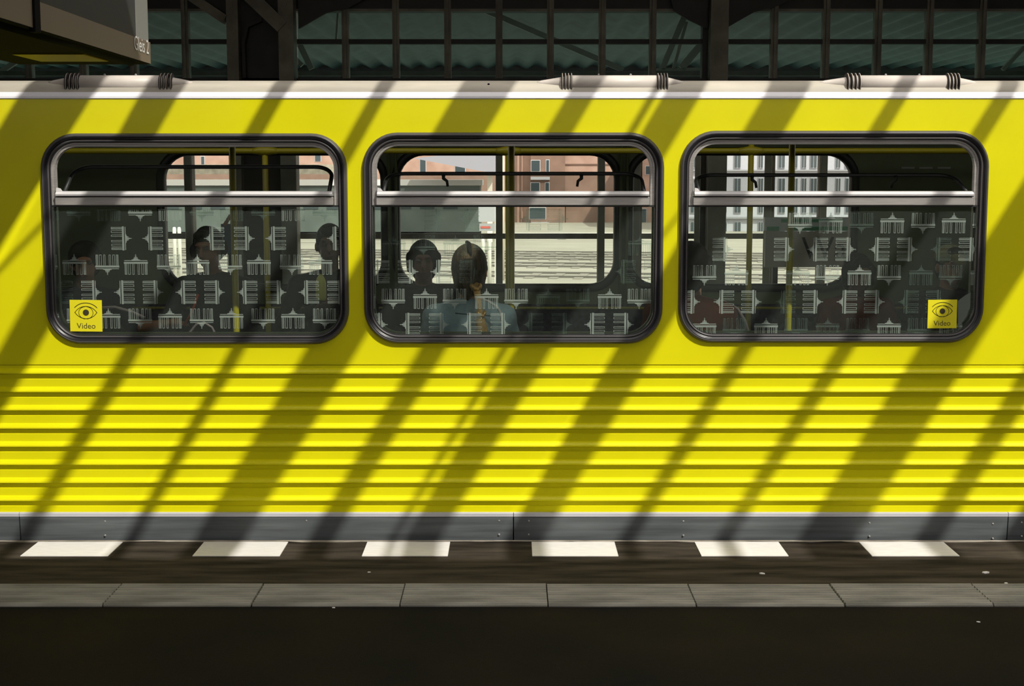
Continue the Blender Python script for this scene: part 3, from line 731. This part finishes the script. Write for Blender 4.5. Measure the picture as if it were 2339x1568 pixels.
def person(px, py_top, y, face, label, skin_c, shirt, trous, hair, hair_m, tilt=(0, 0), arms=None, short=False, width=1.0):
    top = P(px, py_top, y); s = top.z/1.30
    root = empty('person', (top.x, y, 0), label, 'person', 'passengers seated in the subway car'); root.rotation_euler = (0, 0, face)
    V = lambda x, yy, z: Vector((x*width, yy, z*s if z > .5 else z))
    pel, ab, ch, nk = V(0, .02, .545), V(0, .02, .70), V(0, .02, .89), V(0, .01, 1.03)
    Rh = Matrix.Rotation(tilt[0], 4, 'X') @ Matrix.Rotation(tilt[1], 4, 'Y'); hc = nk + (Rh @ Vector((0, -.015, .145*s)))
    H = lambda x, yy, z: hc + (Rh @ Vector((x, yy, z)))
    if arms is None: arms = [((-.24, -.06, .74), (-.10, -.30, .63)), ((.24, -.06, .74), (.10, -.30, .63))]
    def limbs(bm, g, part):
        if part in ('body', 'shirt'):
            capsule(bm, pel, ab, .135+g, .13+g); capsule(bm, ab, ch, .13+g, .135+g)
            for sx in (-1, 1):
                sh = V(sx*.165, .02, .955); capsule(bm, ch, sh, .12+g, .062+g); capsule(bm, V(0, .02, .97), sh, .085+g, .055+g)
                e, h = arms[0 if sx < 0 else 1]; e = V(*e); h = V(*h)
                capsule(bm, sh, e, .052+g, .042+g)
                if part == 'body' or not short: capsule(bm, e, h.lerp(e, .06), .041+g, .029+g)
                if part == 'body':
                    d = (h-e).normalized(); side_ = d.cross(Vector((0, 0, 1))); side_ = side_.normalized() if side_.length > .1 else Vector((1, 0, 0)); dn = side_.cross(d)
                    palm = h + d*.075; capsule(bm, h, palm, .026, .030)
                    capsule(bm, h+side_*.02, palm+side_*.026, .018, .014); capsule(bm, h-side_*.02, palm-side_*.026, .018, .014)
                    for k, L in enumerate((.060, .072, .068, .052)):
                        b0 = palm + side_*(-.033+.022*k); m0 = b0 + d*L*.6 - dn*.004; capsule(bm, b0, m0, .0095, .009, 1); capsule(bm, m0, m0 + (d*.7-dn*.7)*L*.55, .009, .0075, 1)
                    tb = h + side_*sx*-.028 + d*.015; tm = tb + (side_*sx*-.6+d*.8).normalized()*.04; capsule(bm, tb, tm, .012, .010, 1); capsule(bm, tm, tm+d*.03, .010, .008, 1)
        if part in ('body', 'trousers'):
            for sx in (-1, 1):
                hp, kn, an = V(sx*.09, .0, .535), Vector((sx*.11, -.42, .50)), Vector((sx*.12, -.42, .10))
                capsule(bm, pel, hp, .12+g, .10+g); capsule(bm, hp, kn, .088+g, .060+g); capsule(bm, kn, an, .056+g, .040+g)
                if part == 'body': capsule(bm, an, Vector((sx*.12, -.50, .055)), .038, .034)
    bm = B(); limbs(bm, 0, 'body')
    capsule(bm, V(0, .02, .98), nk, .07, .055); capsule(bm, nk, hc+Vector((0, .01, -.05)), .054, .052)
    ell(bm, H(0, .012, .022), (.073, .092, .098)); ell(bm, H(0, -.022, -.04), (.056, .062, .072)); capsule(bm, H(0, -.058, -.082), H(0, -.03, -.09), .024, .035)
    capsule(bm, H(0, -.088, .012), H(0, -.106, -.028), .010, .015); ell(bm, H(0, -.083, .032), (.05, .014, .010))
    ell(bm, H(0, -.084, -.060), (.024, .012, .009))
    for sx in (-1, 1): ell(bm, H(sx*.076, .012, -.008), (.012, .020, .032))
    b = link('body', fuse(bm, .0095, 2), skin(skin_c), root); b['label'] = 'head, neck and hands'
    for sx in (-1, 1):
        bm = B(); ell(bm, H(sx*.030, -.079, .010), (.013, .009, .0075)); link('eye', bmx_to(bm), M_print, root)
    bm = B(); ell(bm, H(0, -.0925, -.060), (.021, .006, .0055)); link('mouth', bmx_to(bm), mat('lips', (skin_c[0]*.7, skin_c[1]*.4, skin_c[2]*.4), .5), root)
    bm = B(); limbs(bm, .012, 'shirt'); capsule(bm, V(0, .02, .97), V(0, .018, 1.0), .085, .07); link('jacket', fuse(bm, .013, 3), shirt, root)
    bm = B(); limbs(bm, .012, 'trousers'); link('trousers', fuse(bm, .015, 3), trous, root)
    for sx in (-1, 1):
        bm = B(); capsule(bm, Vector((sx*.12, -.40, .045)), Vector((sx*.12, -.54, .038)), .042, .036); ob = fuse(bm, .012, 2); link('shoe', ob, M_bellow, root)
    bm = B()
    if hair == 'short':
        ell(bm, H(0, .024, .034), (.082, .098, .098)); ell(bm, H(0, .06, -.02), (.070, .055, .070)); ell(bm, H(0, -.05, .085), (.055, .04, .035))
    elif hair == 'afro':
        ell(bm, H(0, .026, .045), (.098, .105, .098)); ell(bm, H(0, .05, -.01), (.09, .075, .08))
    elif hair == 'bob':
        ell(bm, H(0, .026, .034), (.089, .102, .098))
        for sx in (-1, 1): capsule(bm, H(sx*.070, .0, .03), H(sx*.078, .005, -.045), .036, .022)
        ell(bm, H(0, .06, -.04), (.078, .05, .09)); ell(bm, H(0, -.06, .075), (.06, .035, .035))
    elif hair == 'long_tied':
        ell(bm, H(0, .022, .030), (.088, .103, .104)); ell(bm, H(0, .045, -.045), (.072, .062, .085)); capsule(bm, H(0, .06, -.06), H(.012, .075, -.125), .045, .02)
        for sx in (-1, 1): capsule(bm, H(sx*.062, .0, .01), H(sx*.05, .03, -.07), .030, .026)
    h = link('hair', fuse(bm, .008, 2), hair_m, root)
    return root, H, V
def bmx_to(bm):
    me = bpy.data.meshes.new('m'); bm.normal_update(); bm.to_mesh(me); bm.free(); me.shade_smooth(); return me

HAIR = mat('dark_hair', (.010, .008, .007), .7, var=.3, scale=30, spec=.12); HAIRB = mat('dark_blond_hair', (.040, .027, .012), .6, var=.4, scale=5, stretch=(9, 9, 1), col2=(.085, .055, .022), spec=.2, bump=.5, bscale=14)
BLK = cloth('black_cloth', (.010, .011, .013)); NAVY = cloth('navy_cloth', (.012, .016, .026)); TR = cloth('dark_trousers', (.014, .015, .018))
# leftmost passenger, dark clothes, bare arm along the seat
pA, H, V = person(192, 556, 1.85, .25, 'person with dark hair and a bare forearm at the far left of the left window', (.30, .14, .07), NAVY, TR, 'afro', HAIR,
       arms=[((-.22, -.06, .76), (-.08, -.28, .64)), ((.27, -.10, .80), (.44, -.16, .825))], short=True)
pB, H, V = person(484, 515, 1.88, -.25, 'person in black wearing over-ear headphones in the left window', (.17, .075, .035), BLK, TR, 'short', HAIR, tilt=(.12, -.10), width=1.18)
bm = B(); pts = [H(.092*math.cos(math.radians(a)), .008, .002+.125*math.sin(math.radians(a))) for a in range(0, 181, 12)]
tube(bm, pts, .010, 8); hp = obj('headphones', bm, M_black, pB)
for sx in (-1, 1):
    bm = B(); ell(bm, H(sx*.098, .008, -.004), (.022, .036, .044)); o = link('ear_cup', bmx_to(bm), M_black, hp)
bm = B(); tube(bm, [V(-.03, -.125, .93), V(-.05, -.16, .84), V(-.09, -.175, .76)], .008, 6); obj('lanyard', bm, mat('red_lanyard', (.45, .07, .03), .6), pB)
pC, H, V = person(752, 508, 1.88, .10, 'person in black holding a yellow bottle at the right of the left window', (.085, .042, .026), BLK, TR, 'short', HAIR,
       arms=[((-.25, -.10, .75), (-.05, -.27, .86)), ((.24, -.06, .74), (.10, -.30, .63))], width=1.1)
# bottle in the hand
q = P(733, 652, 1.56)
bt = empty('bottle', (q.x, q.y, q.z-.085), 'yellow-green drinks bottle held by the person at the right of the left window', 'bottle')
bm = B()
def lathe_z(bm, prof, n=14):
    rings = [[bm.verts.new((r*math.cos(2*math.pi*k/n), r*math.sin(2*math.pi*k/n), z)) for k in range(n)] for z, r in prof]
    for i in range(len(prof)-1):
        for k in range(n):
            f = bm.faces.new([rings[i][k], rings[i][(k+1) % n], rings[i+1][(k+1) % n], rings[i+1][k]]); f.smooth = True
    bm.faces.new(rings[0][::-1]); bm.faces.new(rings[-1])
lathe_z(bm, [(0, .026), (.01, .030), (.10, .030), (.125, .022), (.14, .013), (.15, .012)]); obj('bottle_body', bm, mat('yellow_bottle', (.50, .52, .10), .4), bt)
bm = B(); lathe_z(bm, [(.15, .014), (.165, .014)]); obj('bottle_cap', bm, M_black, bt)
pD, H, V = person(967, 549, 1.86, .05, 'dark-haired person in black facing the camera in the middle window', (.12, .05, .03), BLK, TR, 'bob', HAIR)
# woman with her back to the camera
DEN = cloth('denim', (.28, .40, .46), .25)
pE, H, V = person(1072, 556, .40, math.pi, 'woman in a pale denim jacket with a blond ponytail, back to the window', (.45, .24, .14), DEN, TR, 'long_tied', HAIRB, width=.98)
inv = Matrix.Rotation(-math.pi, 4, 'Z')
def L(px, py, y): return inv @ (P(px, py, y) - Vector(pE.location))
GOLD = mat('blond_ponytail', (.70, .40, .09), .5, var=.3, scale=20, stretch=(8, 8, 1), col2=(.75, .46, .14)); SCR = mat('shiny_scrunchie', (.55, .33, .10), .3, metal=.5)
bm = B(); p_ = [L(1087, 652, .32), L(1092, 685, .245), L(1097, 712, .205), L(1098, 735, .19), L(1102, 758, .18), L(1104, 790, .18)]
tube(bm, p_, [.020, .014, .012, .024, .028, .016], 12); obj('ponytail', bm, GOLD, pE, True)
bm = B(); p_ = [L(1076, 590, .295), L(1073, 572, .30), L(1070, 558, .36), L(1066, 553, .40)]
tube(bm, p_, [.004, .010, .014, .008], 8); obj('hair_tuft', bm, HAIR, pE, True)
for (a, b, y_, r) in ((1087, 657, .29, .016), (1099, 718, .19, .014)):
    c = L(a, b, y_); bm = B()
    for k in range(9):
        t = 2*math.pi*k/9; ell(bm, c + Vector((math.cos(t)*r*1.3, math.sin(t)*r*1.1, .009*math.sin(t*2+1))), (r*.62, r*.62, r*.8))
    link('scrunchie', fuse(bm, .004, 1), SCR, pE)
bm = B(); tube(bm, [L(1100, 682, .235), L(1118, 690, .222), L(1136, 702, .225), L(1144, 716, .225), L(1146, 735, .225)], .0065, 8); obj('white_strap', bm, mat('white_strap', (.8, .8, .82), .5), pE)
bm = B(); tube(bm, [L(1040, 716, .21), L(1075, 719, .195), L(1120, 722, .205)], .003, 6); obj('jacket_seam', bm, mat('denim_seam', (.06, .10, .13), .8), pE)
pF, H, V = person(1580, 549, .46, math.pi-.3, 'dark-haired person in an orange-red top at the left edge of the right window', (.2, .1, .06), cloth('rust_top', (.13, .03, .014)), TR, 'bob', HAIR)
pG, H, V = person(1962, 583, 1.86, .1, 'dark-haired person in a dark red top in the right window', (.12, .05, .03), cloth('dark_red_top', (.09, .018, .012)), TR, 'bob', HAIR)
pH, H, V = person(2172, 562, 1.86, .15, 'person in dark clothes and a yellowish cap above the right video sticker', (.26, .12, .07), BLK, TR, 'short', HAIR)
bm = B(); ell(bm, H(0, .012, .062), (.088, .102, .072)); capsule(bm, H(0, -.07, .05), H(0, -.14, .035), .035, .03)
cap_ = link('cap', fuse(bm, .01, 2), cloth('yellowish_cap', (.17, .16, .06)), pH)

# ------------------------------------------------------------------ hanging platform sign at top left
SX = -1.155
e1 = PX(345, 146, SX)                                  # far bottom corner of the face
yf, zf = e1.y, e1.z
yn = CAMY + 2.6
sg = empty('platform_sign', (SX, yf, zf), 'long grey-beige hanging display box for platform two at the top left', 'sign')
ZT = zf + 1.15
bm = B(); box(bm, SX-.42, SX-.012, yn, yf, zf+.01, ZT); keep(obj('sign_case', bm, M_panel_dk), sg)
zband = PX(330, 92, SX).z
bm = B(); box(bm, SX-.012, SX, yn, yf-.002, zf, zband); keep(obj('lower_panel', bm, M_beige), sg)
bm = B(); box(bm, SX-.42, SX-.002, yn, yf-.003, zf-.002, zf+.0095); keep(obj('bottom_cover', bm, M_black), sg)
ya = PX(311, 20, SX).y; yb = PX(349, 20, SX).y
bm = B(); box(bm, SX-.012, SX-.003, yn, ya, zband, ZT); keep(obj('display_panel', bm, M_panel_dk), sg)
bm = B(); box(bm, SX-.012, SX-.001, ya, yf-.02, zband, ZT); keep(obj('end_strip', bm, M_lightalu), sg)
yj = PX(80, 20, SX).y
bm = B(); box(bm, SX-.01, SX+.006, yj-.02, yj+.02, zf-.01, ZT); keep(obj('panel_joint', bm, M_black), sg)
M_let = mat('white_lettering', (.9, .9, .88), .5); Rm = Matrix(((0, 0, 1, 0), (1, 0, 0, 0), (0, 1, 0, 0), (0, 0, 0, 1)))
for word, nm, dy in (('Gleis', 'sign_word', -.080), ('2', 'sign_number', -.030)):
    t = text_bm(word, .062, 'RIGHT'); bmesh.ops.transform(t, matrix=Matrix.Translation((SX+.002, yf+dy, zf+.028)) @ Rm, verts=t.verts)
    keep(obj(nm, t, M_let), sg)
for yy_ in (yn+.5, yf-.3):
    bm = B(); tube(bm, [(SX-.2, yy_, ZT), (SX-.2, yy_, RZ)], .02, 8); keep(obj('hanger', bm, M_steel_dark), sg)
# lamp housing with yellow strip underneath
lx = SX-.12; g = PX(242, 141, SX-.10)
lmp = empty('lamp_housing', (g.x-.1, g.y, g.z), 'dark lamp housing with a yellow lower strip under the hanging platform sign', 'lamp')
bm = B(); box(bm, SX-.30, SX-.10, yn, g.y, g.z+.012, zf+.008); keep(obj('housing', bm, M_black), lmp)
bm = B(); box(bm, SX-.098, SX-.094, g.y-.20, g.y, g.z+.010, zf-.004); keep(obj('yellow_film', bm, M_lamp_y), lmp)
bm = B(); box(bm, SX-.30, SX-.092, g.y-.26, g.y, g.z, g.z+.010); keep(obj('yellow_strip', bm, M_lamp_y), lmp)
bm = B(); tube(bm, [(SX-.035, yn+.4, zf-.002), (SX-.035, g.y+.05, zf-.002)], .013, 10); keep(obj('tube_cover', bm, M_black), lmp)

# ------------------------------------------------------------------ beyond the hall
def rbox(bm, px0, px1, py0, py1, Y, t, mi=0):
    a, b = P(px0, py1, Y), P(px1, py0, Y); box(bm, a.x, b.x, Y, Y+t, a.z, b.z, mi); return a, b
# brick building
BY = 75
br = empty('brick_building', (0, BY, -1), 'pinkish brick building far behind the open tracks', 'building')
a = P(-700, 600, BY); b = P(1560, 150, BY)
bm = B(); box(bm, a.x, b.x, BY, BY+12, -1, b.z); keep(obj('brick_wall', bm, M_brick), br)
a, b = P(1212, 562, BY-.6), P(1292, 150, BY-.6)
bm = B(); box(bm, a.x, b.x, BY-.6, BY, -1, b.z); keep(obj('stair_bay', bm, M_brick2), br)
bm = B(); a, b = P(1292, 562, BY-.3), P(1372, 438, BY-.3); box(bm, a.x, b.x, BY-.3, BY, -1, b.z); keep(obj('lower_wall', bm, M_brick2), br)
for (x0_, x1_, y0_, y1_, Y) in ((1214, 1233, 367, 391, BY-.62), (1248, 1254, 366, 392, BY-.62), (1213, 1232, 418, 450, BY-.62), (1246, 1254, 418, 446, BY-.62),
                                (1210, 1246, 475, 500, BY-.62), (1458, 1476, 478, 535, BY-.02), (1475, 1500, 380, 398, BY-.02), (1040, 1062, 362, 398, BY-.02),
                                (960, 972, 362, 398, BY-.02), (460, 466, 358, 380, BY-.02), (720, 732, 355, 368, BY-.02)):
    bm = B(); a, b = rbox(bm, x0_-1.5, x1_+1.5, y0_-1.5, y1_+1.5, Y, .1); w1 = keep(obj('window', bm, M_winframe), br)
    bm = B(); rbox(bm, x0_, x1_, y0_, y1_, Y-.03, .04); p = obj('pane', bm, M_winglass); p.parent = w1; p.matrix_parent_inverse = Matrix.Identity(4)
for (x0_, x1_, y0_, y1_) in ((1212, 1256, 404, 411), (1213, 1254, 508, 518)):
    bm = B(); rbox(bm, x0_, x1_, y0_, y1_, BY-.75, .15); keep(obj('balcony_ledge', bm, M_winframe), br)
for pxx in (1190, 1180):
    bm = B(); rbox(bm, pxx, pxx+2, 350, 540, BY-.15, .12); keep(obj('drainpipe', bm, M_brick2), br)
bm = B(); rbox(bm, 1292, 1400, 374, 376, BY-.08, .06); keep(obj('brick_course', bm, M_brick2), br)
# white building
WB = 62
wb = empty('white_building', (13, WB, -1), 'white apartment block with rows of tall windows behind the tracks', 'building')
a, b = P(1572, 600, WB), P(2250, 160, WB)
bm = B(); box(bm, a.x, b.x, WB, WB+10, -1, b.z); keep(obj('white_wall', bm, M_render_w), wb)
for y0_, y1_ in ((388, 391), (496, 500), (598, 602), (294, 297)):
    bm = B(); rbox(bm, 1572, 2250, y0_, y1_, WB-.2, .2); keep(obj('cornice', bm, M_cornice), wb)
rowsw = [(300, 345), (352, 383), (408, 446), (462, 486), (508, 535), (555, 582)]
cols = [1578, 1600, 1650, 1678, 1733, 1757, 1779, 1812, 1832, 1852, 1870, 1910, 1932, 1958, 1990, 2020, 2050, 2090]
for r_, (y0_, y1_) in enumerate(rowsw):
    for c_, x_ in enumerate(cols):
        w_ = 10 if c_ % 3 else 14
        bm = B(); rbox(bm, x_-1.2, x_+w_+1.2, y0_-1.5, y1_+1.5, WB-.06, .07); w1 = keep(obj('window', bm, M_winframe), wb)
        bm = B(); rbox(bm, x_, x_+w_/2-.6, y0_, y1_, WB-.09, .04); rbox(bm, x_+w_/2+.6, x_+w_, y0_, y1_, WB-.09, .04)
        p = obj('pane', bm, M_winglass); p.parent = w1; p.matrix_parent_inverse = Matrix.Identity(4)
# parked railcar
RC = 55
rc = empty('parked_railcar', (-10, RC, -1), 'grey-green railcar with a white roof edge standing beyond the tracks', 'train')
a, b = P(-300, 548, RC), P(1096, 424, RC)
bm = B(); box(bm, a.x, b.x, RC, RC+3, -1+.25, b.z); keep(obj('railcar_body', bm, M_railcar), rc)
bm = B(); box(bm, a.x, b.x+.1, RC-.1, RC+3, b.z, P(0, 411, RC).z); keep(obj('railcar_roof', bm, mat('pale_roof', (.50, .49, .46), .6)), rc)
bm = B(); box(bm, a.x, b.x, RC+.4, RC+2.6, -1, -.75); keep(obj('bogie', bm, M_black), rc)
for k in range(26):
    x_ = a.x + .8 + k*1.0
    if x_ > b.x-.8: break
    bm = B(); box(bm, x_, x_+.62, RC-.03, RC, P(0, 478, RC).z, P(0, 440, RC).z); keep(obj('window', bm, M_winglass), rc)
# gantry / wire beam in front of the brick building
bm = B(); rbox(bm, -300, 800, 376, 398, 48, .3); gn = tag(obj('wire_gantry', bm, M_steel_hall), 'dark horizontal gantry beam across the view in the left window', 'gantry')
a = P(-295, 400, 48.1); b = P(806, 400, 48.1)
for xx in (a.x, b.x):
    bm = B(); box(bm, xx-.15, xx+.15, 48, 48.3, -1, P(0, 376, 48).z); obj('gantry_post', bm, M_steel_hall, gn)
# pale awning wedge
AY = 50
bm = B(); plate(bm, [(P(x, y, AY).x, P(x, y, AY).z) for x, y in ((945, 362), (1136, 340), (1136, 396), (1098, 391))], [], AY, AY+5); fixn(bm)
aw = tag(obj('awning_roof', bm, mat('pale_awning', (.24, .24, .27), .6)), 'pale slanting awning roof seen at the top of the middle window', 'roof')
bm = B(); q = P(1118, 380, AY); box(bm, q.x-.1, q.x+.1, AY+1, AY+1.2, -1, q.z); obj('awning_post', bm, M_strut, aw)
# tracks
def track(px, py, nm, label):
    c = PZ(px, py, -1.0); r = empty('railway_track', (c.x, c.y, -1.0), label, 'track', 'open tracks beyond the hall'); r.rotation_euler = (0, 0, math.radians(-9))
    for dy in (-.72, .72):
        bm = B(); box(bm, -26, 26, dy-.035, dy+.035, .0, .055); box(bm, -26, 26, dy-.07, dy+.07, .0, .012); obj('rail', bm, M_rail, r)
    bm = B()
    for k in range(80): box(bm, -26+k*.65, -26+k*.65+.24, -1.25, 1.25, .0, .02)
    tag(obj('sleepers', bm, M_sleeper, r), kind='stuff')
track(1265, 630, 'a', 'nearest of the open railway tracks beyond the hall')
track(1265, 607, 'b', 'second open railway track beyond the hall')
track(1265, 591, 'c', 'third open railway track, just in front of the white fence')
track(1265, 580, 'd', 'farthest open railway track by the foot of the white fence')
# fence and low wall
FN = 54
fe = empty('white_fence', (3, FN, -1), 'white railing fence with thin posts beyond the tracks in the middle window', 'fence')
zt_, zm_ = P(0, 533, FN).z, P(0, 545, FN).z
x0_, x1_ = P(1130, 560, FN).x, P(1560, 560, FN).x
WH = mat('white_fence_paint', (.55, .53, .48), .6)
for zz_ in (zt_, zm_): bm = B(); beam(bm, (x0_, FN, zz_), (x1_, FN, zz_), .05, .05); keep(obj('fence_rail', bm, WH), fe)
k = 0; xx = x0_
while xx < x1_:
    bm = B(); beam(bm, (xx, FN, -1), (xx, FN, zt_), .07, .07); keep(obj('fence_post', bm, WH), fe); xx += .5
bm = B()
xx = x0_
while xx < x1_: beam(bm, (xx, FN+.02, -.9), (xx, FN+.02, zm_), .018, .018); xx += .1
tag(keep(obj('fence_bars', bm, WH), fe), kind='stuff')
bm = B(); a, b = P(1130, 590, 56), P(1572, 550, 56); box(bm, a.x, b.x, 56, 56.5, -1, b.z); tag(obj('retaining_wall', bm, mat('beige_wall', (.22, .195, .155), .8, var=.1)), 'low beige retaining wall behind the white fence', 'wall')
bm = B(); q = P(1283, 548, 53.5); bevel_box(bm, q.x-.2, q.x+.2, 53.3, 53.7, -1, q.z-.6, .02); ub = tag(obj('track_cabinet', bm, mat('cabinet', (.24, .22, .18), .7)), 'small beige track cabinet in front of the white fence', 'cabinet')
# info box, poles
IY = 26
ib = empty('information_board', (P(1112, 500, IY).x, IY, -1), 'white illuminated board above a pale red-striped panel in the middle window', 'sign')
bm = B(); rbox(bm, 1093, 1131, 472, 507, IY, .15); keep(obj('white_board', bm, mat('white_board', (.40, .40, .42), .5)), ib)
bm = B(); rbox(bm, 1095, 1131, 511, 528, IY, .1); keep(obj('lower_board', bm, mat('pale_board', (.34, .34, .35), .5)), ib)
bm = B(); rbox(bm, 1098, 1120, 517, 522, IY-.01, .012); keep(obj('red_stripe', bm, mat('red_stripe', (.5, .10, .08), .5)), ib)
bm = B(); q0 = P(1133, 500, IY); box(bm, q0.x-.03, q0.x+.03, IY+.02, IY+.1, -1, P(0, 472, IY).z); keep(obj('board_post', bm, M_strut), ib)
for k, (px, py) in enumerate(((1103, 546), (1118, 546), (398, 519), (409, 519))):
    Yp = 28; q = P(px, py, Yp); bm = B(); tube(bm, [(q.x, Yp, -1), (q.x, Yp, q.z-.05), (q.x, Yp, q.z)], [.05, .045, .03], 8)
    bm2 = tag(obj('marker_post', bm, mat('white_post', (.66, .65, .58), .6)), ['left one of two thin white posts near the blond head', 'right one of two thin white posts near the blond head',
        'left one of two thin white posts seen left of the headphones', 'right one of two thin white posts seen left of the headphones'][k], 'post', 'thin white marker posts beyond the hall')
q = P(1148, 470, 30); bm = B(); tube(bm, [(q.x, 30, -1), (q.x, 30, P(0, 345, 30).z)], .05, 8); tag(obj('lamp_post', bm, mat('cream_post', (.50, .43, .31), .6)), 'tall cream post beside the middle grab pole', 'post')
bm = B(); tube(bm, [(P(1820, 0, 30).x, 30, -1), (P(1820, 0, 30).x, 30, P(0, 600, 30).z)], .04, 8); tag(obj('marker_post', bm, WH), 'short cream post under the station name sign', 'post', 'thin white marker posts beyond the hall')
# station name sign in front of the far wall posts
NY_ = 7.1
ns = empty('station_name_sign', (P(1838, 570, NY_).x, NY_, P(1838, 611, NY_).z), 'grey station name sign with large black letters under a green and white band', 'sign')
bm = B(); rbox(bm, 1747, 2030, 529, 611, NY_, .06); keep(obj('name_panel', bm, M_signgrey), ns)
bm = B(); rbox(bm, 1747, 2030, 497, 528, NY_, .08); keep(obj('header_panel', bm, mat('pale_green_white', (.82, .90, .84), .5)), ns)
for (x0q, x1q, y0q, y1q) in ((1752, 1780, 518, 527), (1785, 1925, 501, 508), (1800, 2025, 518, 527)):
    bm = B(); rbox(bm, x0q, x1q, y0q, y1q, NY_-.006, .008); keep(obj('green_stripe', bm, M_green), ns)
hgt = P(0, 541, NY_).z - P(0, 591, NY_).z
t = text_bm('Wa', hgt/.70, 'LEFT'); q = P(1830, 591, NY_-.012); bmesh.ops.transform(t, matrix=Matrix.Translation(q) @ Matrix.Rotation(math.pi/2, 4, 'X'), verts=t.verts)
keep(obj('name_lettering', t, M_black), ns)
for px in (1775, 2010):
    c = P(px, 560, NY_).x; bm = B(); beam(bm, (c, NY_+.09, -1.05), (c, NY_+.09, P(0, 497, NY_).z), .05, .05); keep(obj('sign_post', bm, M_steel_dark), ns)
# blue notice beside the wide pillar
pn = tag(obj('notice_board', (lambda bm: (rbox(bm, 506, 541, 512, 578, 7.05, .04), bm)[1])(B()), mat('blue_notice', (.05, .10, .19), .5)), 'blue notice board with an orange streak beside the wide pillar', 'sign')
bm = B(); beam(bm, P(512, 516, 7.04), P(527, 492, 7.04), .035, .01); obj('orange_streak', bm, mat('orange_print', (.45, .20, .08), .6), pn)
bm = B(); q = P(524, 578, 7.09); box(bm, q.x-.02, q.x+.02, 7.09, 7.13, -1.05, P(0, 512, 7.05).z); obj('notice_post', bm, M_steel_dark, pn)
